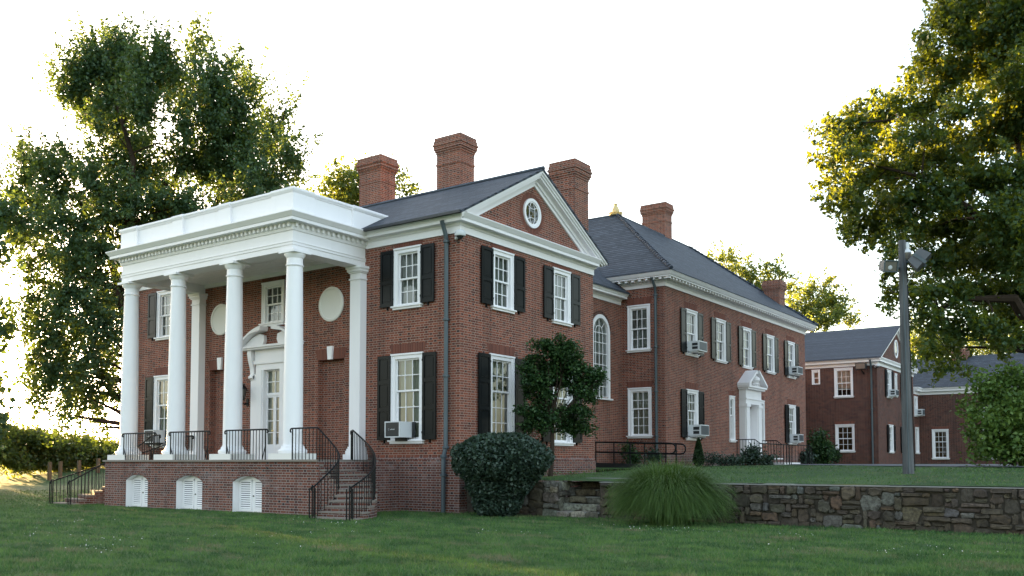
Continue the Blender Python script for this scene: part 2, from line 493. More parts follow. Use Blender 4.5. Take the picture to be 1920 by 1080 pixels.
def arc_pts(u0, u1, zs, rise, n=14):
    """points of a circular arc from (u0, zs) to (u1, zs) rising by rise"""
    w = (u1 - u0) / 2
    R = (w * w + rise * rise) / (2 * rise)
    cu, cz = (u0 + u1) / 2, zs + rise - R
    t0 = math.asin(min(1, w / R))
    if rise > w: t0 = math.pi - t0
    return [(cu + R * math.sin(t), cz + R * math.cos(t)) for t in np.linspace(-t0, t0, n + 1)]

def tag(o, label=None, cat=None, group=None, kind=None):
    if label: o['label'] = label
    if cat: o['category'] = cat
    if group: o['group'] = group
    if kind: o['kind'] = kind
    return o
def thing(name, label, cat, loc=(0, 0, 0), group=None):
    o = bpy.data.objects.new(name, None)
    o.empty_display_size = 0.3
    o.location = loc
    COL.objects.link(o)
    return tag(o, label, cat, group)

def raw_mesh(name, verts, nper, mat, parent=None, attr=None):
    """verts (N, nper, 3): N separate faces"""
    off = np.array(world_loc(parent))
    N = len(verts)
    co = (verts - off).reshape(-1, 3).astype(np.float32)
    me = bpy.data.meshes.new(name)
    me.vertices.add(N * nper); me.vertices.foreach_set("co", co.ravel())
    me.loops.add(N * nper); me.loops.foreach_set("vertex_index", np.arange(N * nper, dtype=np.int32))
    me.polygons.add(N); me.polygons.foreach_set("loop_start", np.arange(0, N * nper, nper, dtype=np.int32))
    me.polygons.foreach_set("loop_total", np.full(N, nper, dtype=np.int32))
    me.materials.append(mat)
    me.update(calc_edges=True)
    o = bpy.data.objects.new(name, me)
    COL.objects.link(o)
    if parent is not None: o.parent = parent
    return o

def leaf_faces(pts, size, up=0.35, droop=0.0):
    N = len(pts)
    n = rng.normal(size=(N, 3)); n[:, 2] += up * 2
    n /= np.linalg.norm(n, axis=1)[:, None]
    t = rng.normal(size=(N, 3)); t[:, 2] -= droop * 2
    t -= n * (t * n).sum(1)[:, None]
    t /= np.linalg.norm(t, axis=1)[:, None]
    b = np.cross(n, t)
    L = size * rng.uniform(0.65, 1.3, N)[:, None]
    W = L * rng.uniform(0.30, 0.45, N)[:, None]
    fold = n * (L * 0.12)
    return np.stack([pts - t * L * .5, pts + b * W + fold * .5 - t * L * 0.05, pts + t * L * .5 - fold, pts - b * W + fold * .5 - t * L * 0.05], axis=1)

def clump_points(ells, total, sub=45, sig=0.28, hollow=0.5, droop=0.0, spray=0.0, zk=None):
    """leaf points in sub-clumps through ellipsoids (cx,cy,cz,rx,ry,rz); with spray, each sub-clump is a tapering bough end"""
    E = np.array(ells, dtype=float)
    vol = (E[:, 3] * E[:, 4] * E[:, 5]) ** (0.8)
    cnt = np.maximum(1, np.round(vol / vol.sum() * total / sub)).astype(int)
    out = []
    for e, c_ in zip(E, cnt):
        d = rng.normal(size=(c_, 3)); d /= np.linalg.norm(d, axis=1)[:, None]
        r = rng.uniform(0, 1, c_) ** hollow * (0.86 if spray else 1.0)
        cen = e[:3] + d * r[:, None] * e[3:6]
        k_ = rng.integers(int(sub * .5), int(sub * 1.5), c_)
        for q, kk, dd in zip(cen, k_, d):
            s_ = sig * rng.uniform(0.6, 1.35)
            if spray:
                kz = -droop * 3 if zk is None else float(np.interp(q[2], zk[0], zk[1]))
                ax = dd * np.array([.75, .75, .45]) + np.array([rng.normal(0, .25), rng.normal(0, .25), kz + rng.normal(0, .25)])
                ax /= np.linalg.norm(ax)
                t = rng.uniform(0, 1, (kk, 1)) ** .8
                L = spray * rng.uniform(.6, 1.4)
                p = q + ax * (t - .35) * L + rng.normal(size=(kk, 3)) * s_ * (1.05 - .75 * t)
            else:
                p = q + rng.normal(size=(kk, 3)) * np.array([s_, s_, s_ * (.85 + droop)])
            out.append(p)
    return np.concatenate(out)

def px_ells(spec, d, spread, seed=0):
    """(px, py, rx, ry[, depth offset]) seen in the photo, given real places and sizes at distance d"""
    r_ = random.Random(seed)
    out = []
    for e in spec:
        dd = d + (e[4] if len(e) > 4 else r_.uniform(-spread, spread))
        c_ = at(e[0], e[1], dd)
        sc = dd / FPX
        rd = (e[2] + e[3]) / 2 * sc * 1.15
        out.append((c_.x, c_.y, c_.z, (e[2] * sc + rd) / 2 if False else e[2] * sc, rd, e[3] * sc))
    return out

def limbs(mb, root, ells, r0, fork, r_tip=0.03, jit=0.4, every=1):
    for i, e in enumerate(ells[::every]):
        tip = Vector(e[:3])
        st = root.lerp(fork, random.uniform(0.75, 1.0)) if fork is not None else root
        mid = st.lerp(tip, 0.5) + Vector((random.uniform(-jit, jit), random.uniform(-jit, jit), random.uniform(0, jit)))
        r1 = r0 * random.uniform(0.25, 0.45)
        mb.tube([st, st.lerp(mid, 0.5) + Vector((random.uniform(-jit, jit) * .3, random.uniform(-jit, jit) * .3, 0)), mid, tip], [r1, r1 * .7, r1 * .45, r_tip], 6, False)
# ------------------------------------------------------------------ ground
def sstep(a, b, x):
    t = min(1.0, max(0.0, (x - a) / (b - a))); return t * t * (3 - 2 * t)
def lower_z(x, y):
    z = 0.05 * math.sin(x * 0.21 + 1) * math.sin(y * 0.17) * sstep(0, 8, abs(y + 3)) - 0.02
    hill = 0.16 * max(0.0, y - 7.5)
    hill = 1.7 * (1 - math.exp(-hill / 1.7))
    z += hill * sstep(-14, -22, x)
    z += 0.55 * sstep(-16, -30, x) * sstep(-3, 4, y) * 0.25
    z -= 0.25 * sstep(-8, -18, y)
    return z
YS = [0.3, 5.4, 7.2, 11.5, 14, 24, 40, 400]
ZS = [0.875, 1.05, 1.10, 1.17, 1.215, 1.235, 1.24, 1.24]
def upper_z(x, y):
    return float(np.interp(y, YS, ZS)) + 0.015 * math.sin(x * 0.5 + y * 0.3) * sstep(0.5, 3, y)
def grid_sheet(name, xs, ys, zf, mat):
    vs = [(x, y, zf(x, y)) for y in ys for x in xs]
    n = len(xs)
    fs = [(j * n + i, j * n + i + 1, (j + 1) * n + i + 1, (j + 1) * n + i) for j in range(len(ys) - 1) for i in range(n - 1)]
    mb = MB(); mb.add(vs, fs)
    return tag(mb.build(name, mat, None, True), kind='structure')
gx = [-900, -500, -300, -200, -140, -100] + list(np.arange(-80, 41, 1.0)) + [50, 70, 100, 150, 250, 500, 900]
gy = [-300, -150, -80, -50, -36] + list(np.arange(-30, 60, 1.0)) + [70, 90, 120, 160, 220, 320, 500, 900]
grid_sheet("lawn", gx, gy, lower_z, M['lawn'])
ux = list(np.arange(-14.2, 40, 1.2)) + [45, 60, 90, 150, 300, 600]
uy = [0.42, 0.8, 1.5] + list(np.arange(2.5, 50, 1.2)) + [60, 90, 150, 300, 600]
mb = MB()
grid_sheet("upper_lawn", [x for x in ux if x > 0.3] , uy, upper_z, M['lawn'])
grid_sheet("yard", [x for x in ux if x <= 0.9], [y for y in uy if y > 6.5], lambda x, y: upper_z(x, y) - 0.004, M['lawn'])
# drive
dp = [(-0.6, 27), (1.5, 22.5), (4, 16.5), (8, 12.8), (14, 12), (60, 12), (60, 38), (14, 38.2), (-0.6, 38.2)]
mb = MB(); mb.add([(x, y, upper_z(x, y) + 0.022) for x, y in dp], [tuple(range(len(dp)))])
tag(mb.build("drive", M['asphalt']), kind='structure')

# ------------------------------------------------------------------ windows
def window(parent, F, a, w, z0, z1, rows=(2, 2), cols=3, shut=0.0, panels=2, lint=0.28, cur='curtain', cw=0.14, sill=True, outd=0.03):
    i0, i1, b0, b1 = a - w / 2 + cw, a + w / 2 - cw, z0 + 0.10, z1 - 0.15
    m = MB()
    for (x0, x1) in ((a - w / 2, i0), (i1, a + w / 2)):
        m.box(F, x0, x1, z0 + 0.07, z1, -0.14, outd)
    m.box(F, i0, i1, b1, z1, -0.14, outd)
    m.box(F, a - w / 2 - .015, a + w / 2 + .015, z1 - .045, z1 + .004, outd, outd + .035)
    for (x0, x1) in ((a - w / 2 - .004, a - w / 2 + .045), (a + w / 2 - .045, a + w / 2 + .004)):
        m.box(F, x0, x1, z0 + .07, z1 - .045, outd, outd + .022)
    m.box(F, i0, i1, z0 + .07, b0, -0.14, outd - .02)
    win = m.build("window", M['white'], parent)
    if sill:
        m = MB(); m.box(F, a - w / 2 - .06, a + w / 2 + .06, z0 + .03, z0 + .07, 0.0, outd + .09); m.box(F, a - w / 2 - .02, a + w / 2 + .02, z0 - .03, z0 + .03, 0.0, outd + .045)
        m.build("sill", M['white'], win)
    mid = b0 + (b1 - b0) * rows[1] / (rows[0] + rows[1])
    g = MB(); s = MB()
    for (lo, hi, rn, c) in ((mid - .02, b1, rows[0], -0.055), (b0, mid + .02, rows[1], -0.095)):
        st = 0.038
        s.box(F, i0, i0 + st, lo, hi, c - .018, c + .018); s.box(F, i1 - st, i1, lo, hi, c - .018, c + .018)
        s.box(F, i0 + st, i1 - st, lo, lo + .05, c - .018, c + .018); s.box(F, i0 + st, i1 - st, hi - .045, hi, c - .018, c + .018)
        for i in range(1, cols):
            x = i0 + st + (i1 - i0 - 2 * st) * i / cols
            s.box(F, x - .012, x + .012, lo + .05, hi - .045, c - .012, c + .014)
        for j in range(1, rn):
            z = lo + .05 + (hi - lo - .095) * j / rn
            s.box(F, i0 + st, i1 - st, z - .012, z + .012, c - .011, c + .013)
        g.add([F(i0 + st, lo + .05, c), F(i1 - st, lo + .05, c), F(i1 - st, hi - .045, c), F(i0 + st, hi - .045, c)], [(0, 1, 2, 3)])
    s.build("sash", M['white'], win)
    g.build("pane", M['glass'], win)
    c = MB()
    a0, a1 = a - w / 2 + .03, a + w / 2 - .03
    nn = 48
    ph = random.uniform(0, 6)
    amp = 0.004 if cur == 'blind' else 0.022
    def fold(i):
        t = i / nn
        return -0.165 + amp * math.sin(ph + t * 40) + amp * .5 * math.sin(ph * 2 + t * 23)
    drop = z0 + .03 if cur != 'blind' else z0 + (z1 - z0) * 0.30
    for i in range(nn):
        x0, x1 = a0 + (a1 - a0) * i / nn, a0 + (a1 - a0) * (i + 1) / nn
        c.add([F(x0, drop, fold(i)), F(x1, drop, fold(i + 1)), F(x1, z1 - .03, fold(i + 1)), F(x0, z1 - .03, fold(i))], [(0, 1, 2, 3)])
    c.build("blind" if cur == 'blind' else "curtain", M[cur], win)
    d = MB(); d.add([F(a0, z0 + .03, -.295), F(a1, z0 + .03, -.295), F(a1, z1 - .03, -.295), F(a0, z1 - .03, -.295)], [(0, 1, 2, 3)])
    d.build("room_backing", M['dark'], win)
    if lint:
        m = MB(); m.prism(F, [(a - w / 2, z1 + .006), (a + w / 2, z1 + .006), (a + w / 2 + lint * .42, z1 + lint), (a - w / 2 - lint * .42, z1 + lint)], 0.001, 0.005)
        m.build("lintel", M['soldier'], win)
    if shut:
        for sgn in (-1, 1):
            e = a + sgn * (w / 2 + .012)
            x0, x1 = (e - shut, e) if sgn < 0 else (e, e + shut)
            zb, zt = z0 + .08, z1 - .03
            m = MB()
            c0, c1 = .045, .085
            st = .075
            m.box(F, x0, x0 + st, zb, zt, c0, c1); m.box(F, x1 - st, x1, zb, zt, c0, c1)
            ys = [zb] + ([zb + (zt - zb) * .43] if panels == 2 else [zb + (zt - zb) * .36, zb + (zt - zb) * .68]) + [zt]
            hh = .05
            for q in range(len(ys)):
                lo, hi = ys[q] - (0 if q == 0 else hh), ys[q] + (0 if q == len(ys) - 1 else hh)
                if q == 0: hi += .06
                if q == len(ys) - 1: lo -= .04
                m.box(F, x0 + st, x1 - st, lo, hi, c0, c1)
            m.box(F, x0 + st, x1 - st, zb + .02, zt - .02, c0 + .004, c0 + .016)
            for q in range(len(ys) - 1):
                lo, hi = ys[q] + (.16 if q == 0 else .11), ys[q + 1] - (.15 if q == len(ys) - 2 else .11)
                m.prism(F, [(x0 + st + .03, lo), (x1 - st - .03, lo), (x1 - st - .03, hi), (x0 + st + .03, hi)], c0 + .016, c0 + .028)
            xm = (x0 + x1) / 2
            m.box(F, xm - .012, xm + .012, zb - .09, zb + .01, .0, .06)
            for zz in (zb + .2, zt - .2): m.box(F, (x1 if sgn < 0 else x0) - .012, (x1 if sgn < 0 else x0) + .012, zz - .03, zz + .03, .0, .09)
            m.build("shutter", M['black'], win)
    return win
def opening(a, w, z0, z1): return (a - w / 2 + .03, a + w / 2 - .03, z0 + .03, z1 - .03)

def downspout(parent, pts, r=0.055):
    m = MB(); m.tube(pts, r, 8)
    d = m.build("downspout", M['lead'], parent, True)
    for i, p in enumerate(pts[2:-1]):
        m = MB()
        m.lathe(Vector(p) - Vector((0, 0, .04)), [(r + .004, 0), (r + .03, .015), (r + .03, .07), (r + .004, .085)], 10)
        m.build("joint_collar", M['lead'], d, True)
    return d

def chimney(parent, x0, x1, y0, y1, zb, zt, tint='brick_chim'):
    m = MB()
    m.box(WORLD, x0, x1, y0, y1, zb, zt - .55)
    c = m.build("chimney", M[tint], parent)
    e = .05
    m = MB()
    m.box(WORLD, x0 - .02, x1 + .02, y0 - .02, y1 + .02, zt - 1.0, zt - .92)
    m.build("string_course", M[tint], c)
    m = MB()
    for o_, a, b in ((.02, .58, .50), (.05, .50, .43), (.08, .43, .12), (.11, .30, .235), (.06, .12, .0)):
        m.box(WORLD, x0 - o_, x1 + o_, y0 - o_, y1 + o_, zt - a, zt - b)
    m.build("chimney_cap", M[tint], c)
    m = MB(); m.box(WORLD, x0 + .2, x1 - .2, y0 + .15, y1 - .15, zt - .3, zt + .003)
    m.build("flue", M['dark'], c)
    return c

# ------------------------------------------------------------------ mansion
MAN = thing("brick_mansion", "large red brick mansion with white columned portico, black shutters and tall chimneys", "mansion", (-7.6, 3.6, 0))
FX = Fr((0, 0, 0), (1, 0, 0))            # front wall, a = x
FS = Fr((0, 0, 0), (0, 1, 0))            # gable side wall, a = y
MX, MY, MY2, MXL = -0.755, 14.174, 31.77, -14.45
FM = Fr((0, MY, 0), (1, 0, 0))
FMS = Fr((MX, 0, 0), (0, 1, 0))
CX = -2.73
FC = Fr((CX, 0, 0), (0, 1, 0))
HW, HD = 15.2, 7.17
UP = (5.73, 7.47); LO = (1.90, 4.43)
front_w = [(-1.87, 1.02, *UP, (2, 2), 2, 'curtain_grey'), (-1.87, 1.19, *LO, (2, 3), 3, 'curtain'),
           (-13.33, 1.02, *UP, (2, 2), 2, 'curtain_grey'), (-13.33, 1.19, *LO, (2, 3), 3, 'curtain')]
side_w = [(1.97, 1.04, *UP, (2, 2), 2, 'curtain_grey'), (5.15, 1.04, *UP, (2, 2), 2, 'curtain_grey'),
          (1.93, 1.2, *LO, (2, 3), 3, 'curtain'), (5.16, 1.2, *LO, (2, 3), 3, 'curtain')]
ops = [opening(*w[:4]) for w in front_w]
ops += [(-8.10, -7.10, 5.76, 7.10), (-8.0, -7.2, 1.42, 4.32), (-5.54, -4.39, 1.42, 4.46), (-10.81, -9.66, 1.42, 4.46)]
m = MB()
m.panel(FX, -HW, 0, -0.4, 8.05, ops, 0.3)
m.panel(FS, 0, HD, -0.4, 8.05, [opening(*w[:4]) for w in side_w], 0.3)
for x0, x1 in ((-5.54, -4.39), (-10.81, -9.66)):
    m.add([FX(x0, 1.42, -.22), FX(x1, 1.42, -.22), FX(x1, 4.46, -.22), FX(x0, 4.46, -.22)], [(0, 1, 2, 3)])
m.add([FS(0.0, 8.05, 0), FS(HD, 8.05, 0), FS(HD / 2, 10.05, 0)], [(0, 1, 2)])
m.panel(Fr((-HW, 0, 0), (0, -1, 0)), -HD, 0, -0.4, 8.05)
m.add([(-HW, 0, 8.05), (-HW, HD, 8.05), (-HW, HD / 2, 10.05)], [(0, 1, 2)])
m.panel(Fr((0, HD, 0), (-1, 0, 0)), 0, HW, -0.4, 8.05)
m.build("wall", M['brick'], MAN)
# brick plinth, a little proud
m = MB()
m.box(FX, -3.5, 0.05, -0.4, 1.42, 0.0, 0.05)
MB().box(FX, -HW - .05, -11.7, -0.4, 1.42, 0.0, 0.05).build("plinth", M['brick_base'], MAN)
m.box(FS, 0.0, HD + .05, -0.4, 1.42, 0.0, 0.05)
m.sweep([(-3.5, 0), (0, 0), (0, HD)], [(0.0, 1.42), (0.05, 1.42), (0.0, 1.50)])
m.build("plinth", M['brick_base'], MAN)
for w in front_w + side_w[:0]:
    window(MAN, FX, w[0], w[1], w[2], w[3], w[4], 3, .49, w[5], cur=w[6])
for w in side_w:
    window(MAN, FS, w[0], w[1], w[2], w[3], w[4], 3, .54, w[5], cur=w[6])
window(MAN, FX, -7.6, 1.06, 5.73, 7.13, (2, 2), 3, 0, 2, lint=.28, cur='curtain_grey')
for cx in (-4.965, -10.235):
    m = MB(); m.lathe(FX(cx, 6.14, 0), [(0.53, 0.0), (0.53, .035), (0.50, .055), (0.455, .055), (0.44, .03), (0.30, .018), (0.0, .012)], 48, axis=(0, -1, 0))
    m.build("round_plaque", M['cream'], MAN, True)
    m = MB(); m.prism(FX, [(cx - .085, 4.452), (cx + .085, 4.452), (cx + .115, 4.85), (cx - .115, 4.85)], -.02, .07)
    m.build("keystone", M['white'], MAN)
    m = MB()
    for s_ in (-1, 1):
        q = [(cx + s_ * .10, 4.462), (cx + s_ * .575, 4.462), (cx + s_ * .70, 4.78), (cx + s_ * .12, 4.78)]
        m.prism(FX, q if s_ > 0 else q[::-1], .001, .005)
    m.build("niche_arch", M['soldier'], MAN)

# gable oval window with its ring of bricks
oc = FS(3.47, 8.92, 0)
def ell_ring(F, ca, cb, ra, rb, wa, wb, c0, c1, mb, n=48):
    vs = []
    for j in range(n):
        t = 2 * math.pi * j / n
        for (qa, qb, c) in ((ra, rb, c0), (ra, rb, c1), (ra - wa, rb - wb, c1), (ra - wa, rb - wb, c0)):
            vs.append(F(ca + qa * math.cos(t), cb + qb * math.sin(t), c))
    fs = [(4 * j + q, 4 * ((j + 1) % n) + q, 4 * ((j + 1) % n) + (q + 1) % 4, 4 * j + (q + 1) % 4) for j in range(n) for q in range(4)]
    mb.add(vs, fs)
def oval_window(parent, F, ca, cb, ra, rb, ring=0.17, bars=True):
    m = MB(); ell_ring(F, ca, cb, ra, rb, .09, .09, -.02, .05, m); ell_ring(F, ca, cb, ra - .09, rb - .09, .035, .035, -.02, .025, m)
    ow = m.build("oval_window", M['white'], parent, True)
    if ring:
        n = 44
        m = MB()
        for j in range(n):
            t0, t1 = 2 * math.pi * (j + .06) / n, 2 * math.pi * (j + .94) / n
            p = [(ca + (ra + e) * math.cos(t), cb + (rb + e) * math.sin(t)) for e, t in ((.012, t0), (ring + .02, t0), (ring + .02, t1), (.012, t1))]
            m.prism(F, p, .001, .007)
        m.build("brick_ring", M['soldier'], ow)
    m = MB(); nn = 36
    m.add([F(ca + (ra - .1) * math.cos(2 * math.pi * j / nn), cb + (rb - .1) * math.sin(2 * math.pi * j / nn), .004) for j in range(nn)], [tuple(range(nn))])
    m.build("room_backing", M['dark'], ow)
    m = MB()
    m.add([F(ca + (ra - .1) * math.cos(2 * math.pi * j / nn), cb + (rb - .1) * math.sin(2 * math.pi * j / nn), .012) for j in range(nn)], [tuple(range(nn))])
    m.build("pane", M['glass'], ow)
    if bars:
        m = MB(); a_, b_ = ra - .11, rb - .11
        for s_ in (-1, 1):
            m.tube([F(ca + s_ * a_ * .42 * math.cos(t), cb + b_ * math.sin(t), .02) for t in np.linspace(-1.45, 1.45, 13)], .011, 6)
            m.tube([F(ca + a_ * .86 * x, cb + s_ * b_ * (.40 + .38 * x * x), .02) for x in np.linspace(-1, 1, 11)], .011, 6)
        m.build("tracery", M['white'], ow, True)
    return ow
oval_window(MAN, FS, 3.50, 8.92, .46, .45, .16)

# eaves and gable of the front block
CORN = [(0.0, 7.62), (0.045, 7.62), (0.045, 7.80), (0.075, 7.82), (0.10, 7.88), (0.26, 7.885), (0.26, 7.965), (0.28, 7.985), (0.33, 8.05), (0.36, 8.09), (0.36, 8.115), (0.0, 8.13)]
m = MB()
m.sweep([(-3.5, 0), (0, 0), (0, HD + .0)], CORN)
m.sweep([(0, HD), (-HW, HD)], CORN)
m.sweep([(-HW, HD), (-HW, 0), (-11.72, 0)], CORN)
m.build("cornice", M['white_trim'], MAN)
RZ, RY = 10.22, HD / 2
SL = (RZ - 8.06) / (RY + .38)
def rake(mb, x0, x1, lo, hi, y0, y1):
    zr = lambda y: RZ - abs(y - RY) * SL
    ps = [(y0, zr(y0) + lo), (RY, RZ + lo), (y1, zr(y1) + lo), (y1, zr(y1) + hi), (RY, RZ + hi), (y0, zr(y0) + hi)]
    vs = [(x, y, z) for x in (x0, x1) for y, z in ps]
    mb.add(vs, [(0, 1, 4, 5), (1, 2, 3, 4), (6, 11, 10, 7), (7, 10, 9, 8)] + [(i, 6 + i, 6 + (i + 1) % 6, (i + 1) % 6) for i in range(6)])
for xs in (1, -1):
    m = MB()
    X = lambda q: q if xs > 0 else -HW - q
    rake(m, X(0.0), X(.05), -.44, -.02, .18, HD - .18)
    rake(m, X(.05), X(.11), -.33, -.02, .0, HD - .0)
    rake(m, X(.11), X(.26), -.22, -.02, -.22, HD + .22)
    rake(m, X(.26), X(.31), -.15, -.02, -.30, HD + .30)
    rake(m, X(.31), X(.36), -.085, -.02, -.36, HD + .36)
    m.build("raking_cornice", M['white_trim'], MAN)
m = MB()
rake(m, .39, -HW - .39, -.018, .05, -.42, HD + .42)
roof = m.build("roof", M['slate'], MAN)
m = MB(); m.tube([(.40, RY, RZ + .055), (-HW - .40, RY, RZ + .055)], .07, 6)
m.build("ridge_cap", M['slate'], roof)
for g0, g1 in ((-3.2, .36), (-HW - .36, -12.0)):
    MB().box(FX, g0, g1, 8.03, 8.10, .36, .47).build("gutter", M['panel_dark'], roof)
chimney(MAN, -8.85, -7.77, 5.05, 5.85, 8.5, 12.70)
chimney(MAN, -5.08, -4.03, 5.05, 5.85, 8.5, 12.72)
chimney(MAN, -1.28, -0.36, 6.6, 7.5, 7.6, 11.53)

# ------------------------------------------------------------------ portico
PX0, PX1, PYF = -11.65, -3.565, -2.782
path = [(PX0, 0.0), (PX0, PYF), (PX1, PYF), (PX1, 0.0)]
ENT = [(0.0, 7.10), (0.0, 7.25), (.02, 7.255), (.02, 7.325), (.035, 7.33), (.035, 7.35), (0.0, 7.36), (0.0, 7.645), (.03, 7.65), (.045, 7.70), (.045, 7.835),
       (.10, 7.84), (.27, 7.85), (.27, 7.93), (.29, 7.945), (.33, 8.00), (.37, 8.05), (.37, 8.075), (0.0, 8.13), (-.25, 8.2)]
m = MB(); m.sweep(path, ENT)
# inner faces, soffit of the beams
bw = .52
m.sweep(path, [(0.0, 7.10), (-bw, 7.10), (-bw, 7.42)])
nd = 46
for i in range(nd):
    x = PX0 + .05 + (PX1 - PX0 - .1) * i / (nd - 1)
    m.prism(FX, [(x - .04, 7.84), (x - .04, 7.76), (x - .025, 7.73), (x + .025, 7.73), (x + .04, 7.76), (x + .04, 7.84)], -PYF + .045, -PYF + .125)
for sx, xx in ((1, PX1), (-1, PX0)):
    F_ = Fr((xx, 0, 0), (0, sx, 0))
    for i in range(15):
        y = sx * (PYF + .05 + (-.1 - PYF) * i / 14)
        m.prism(F_, [(y - .04, 7.84), (y - .04, 7.76), (y - .025, 7.73), (y + .025, 7.73), (y + .04, 7.76), (y + .04, 7.84)], .045, .125)
m.build("entablature", M['white_trim'], MAN)
m = MB()
m.box(WORLD, PX0 + bw - .05, PX1 - bw + .05, PYF + bw - .05, 0.0, 7.40, 7.46)
m.box(WORLD, PX0 + bw, PX1 - bw, -.05, 0.0, 7.28, 7.40)
for i in range(1, 9):
    y = PYF + bw + (-.1 - PYF - bw) * i / 9
    m.box(WORLD, PX0 + bw, PX1 - bw, y - .01, y + .01, 7.392, 7.40)
m.build("porch_ceiling", M['white_trim'], MAN)
m = MB(); m.box(WORLD, PX0 + .1, PX1 - .1, PYF + .1, .3, 8.10, 8.16)
m.build("porch_roof", M['lead'], MAN)
AP = [(PX0, 1.7), (PX0, PYF), (PX1, PYF), (PX1, 1.7)]
ATT = [(-.03, 8.08), (.0, 8.08), (.0, 8.20), (-.025, 8.21), (-.025, 8.68), (0.0, 8.69), (.02, 8.73), (.05, 8.75), (.05, 8.795), (.02, 8.82), (-.2, 8.83), (-.2, 8.1)]
m = MB(); m.sweep(AP, ATT)
PED = [(0.0, 8.08), (.035, 8.08), (.035, 8.68), (.05, 8.69), (.085, 8.75), (.085, 8.80), (.05, 8.826), (-.1, 8.835)]
for x0, x1 in ((-8.95, -8.42), (-6.72, -6.19)):
    m.sweep([(x0, PYF), (x1, PYF)], PED)
m.sweep([(-4.42, PYF), (PX1, PYF), (PX1, PYF + .75)], PED)
m.sweep([(PX0, PYF + .75), (PX0, PYF), (-10.8, PYF)], PED)
m.sweep([(PX1, -.55), (PX1, 1.7)], PED)
m.build("parapet", M['white'], MAN)
COLY = -2.56
for cx in (-11.43, -8.95, -6.27, -3.72):
    m = MB()
    prof = [(.285, 1.79), (.272, 1.84)]
    for i in range(13):
        t = i / 12
        prof.append((.268 - .05 * t ** 1.7, 1.86 + (6.72 - 1.86) * t))
    m.lathe((cx, COLY, 0), [(r, z) for r, z in prof], 40)
    c = m.build("column", M['white'], MAN, True)
    m = MB(); m.lathe((cx, COLY, 0), [(.0, 1.585), (.37, 1.585), (.39, 1.62), (.39, 1.67), (.37, 1.70), (.325, 1.715), (.32, 1.74), (.31, 1.78), (.285, 1.80)], 40)
    m.build("column_base", M['white'], c, True)
    m = MB(); m.box(WORLD, cx - .47, cx + .47, COLY - .43, COLY + .43, 1.42, 1.583)
    m.build("column_plinth", M['stone_cap'] if False else M['cream'], c)
    m = MB(); m.lathe((cx, COLY, 0), [(.217, 6.68), (.245, 6.69), (.25, 6.72), (.222, 6.74), (.22, 6.90), (.24, 6.915), (.245, 6.935), (.285, 6.985), (.29, 7.01), (.29, 7.03)], 40)
    m.box(WORLD, cx - .31, cx + .31, COLY - .31, COLY + .31, 7.03, 7.098)
    m.build("capital", M['white'], c, True)
for x0 in (-11.5, -3.92):
    x1 = x0 + .42
    m = MB(); m.box(FX, x0, x1, 1.8, 6.7, 0, .26)
    p = m.build("pilaster", M['white'], MAN)
    m = MB()
    for o_, a, b in ((.0, 6.74, 6.9), (.03, 6.70, 6.74), (.035, 6.9, 6.94), (.07, 6.94, 7.02), (.10, 7.02, 7.099)):
        m.box(FX, x0 - o_, x1 + o_, a, b, 0, .26 + o_)
    m.build("capital", M['white'], p)
    m = MB()
    for o_, a, b in ((.07, 1.58, 1.68), (.05, 1.68, 1.74), (.025, 1.74, 1.80), (.12, 1.42, 1.58)):
        m.box(FX, x0 - o_, x1 + o_, a, b, 0, .26 + o_)
    m.build("pilaster_base", M['white'], p)

# front door with broken pediment
m = MB()
for s_ in (-1, 1):
    a0, a1 = (-8.36, -7.985) if s_ < 0 else (-7.215, -6.84)
    m.box(FX, a0, a1, 1.42, 4.5, -.2, .06)
    m.box(FX, a0 + .06, a1 - .06, 1.8, 4.3, .06, .09)
    b0, b1 = (-8.62, -8.36) if s_ < 0 else (-6.84, -6.58)
    m.box(FX, b0, b1, 1.42, 4.2, 0, .045)
m.box(FX, -7.985, -7.215, 4.305, 4.5, -.2, .06)
m.box(FX, -8.42, -6.78, 4.5, 4.62, 0, .11)
m.box(FX, -8.40, -6.80, 4.62, 4.96, 0, .08)
m.box(FX, -9.0, -6.2, 4.96, 5.01, 0, .28); m.box(FX, -9.04, -6.16, 5.01, 5.07, 0, .34)
for s_ in (-1, 1):
    X = lambda q: -7.6 + s_ * q
    arc = [(X(1.50), 5.07)] + [(X(1.50 - 1.25 * t), 5.07 + .62 * math.sin(t * 1.45) / math.sin(1.45)) for t in np.linspace(.08, 1, 12)]
    inn = [(X(.28), 5.55), (X(.62), 5.50)] + [(X(.62 + .66 * t), 5.50 - .38 * t ** 1.5) for t in np.linspace(.2, 1, 7)]
    poly = arc + inn
    m.prism(FX, poly if s_ < 0 else poly[::-1], .0, .34)
    ty = [(X(1.28), 5.07), (X(1.25), 5.14), (X(.9), 5.36), (X(.55), 5.48), (X(.33), 5.42), (X(.30), 5.25), (X(.36), 5.12), (X(.46), 5.07)]
    m.prism(FX, ty if s_ < 0 else ty[::-1], .0, .12)
surround = m.build("door_surround", M['white_trim'], MAN)
for s_ in (-1, 1):
    m = MB(); xc = -7.6 + s_ * .93
    m.prism(Fr((xc - .09, 0, 0), (0, 1, 0)), [(0, 4.96), (-.19, 4.96), (-.21, 4.86), (-.17, 4.64), (-.09, 4.38), (-.07, 4.2), (-.11, 4.13), (-.10, 4.04), (-.04, 3.98), (0, 3.98)], 0, .18)
    m.lathe((xc - .09, -.10, 4.09), [(.055, 0), (.055, .18)], 14, axis=(1, 0, 0))
    m.build("console", M['white_trim'], surround, True)
m = MB(); g = MB()
dx0, dx1 = -8.0, -7.2
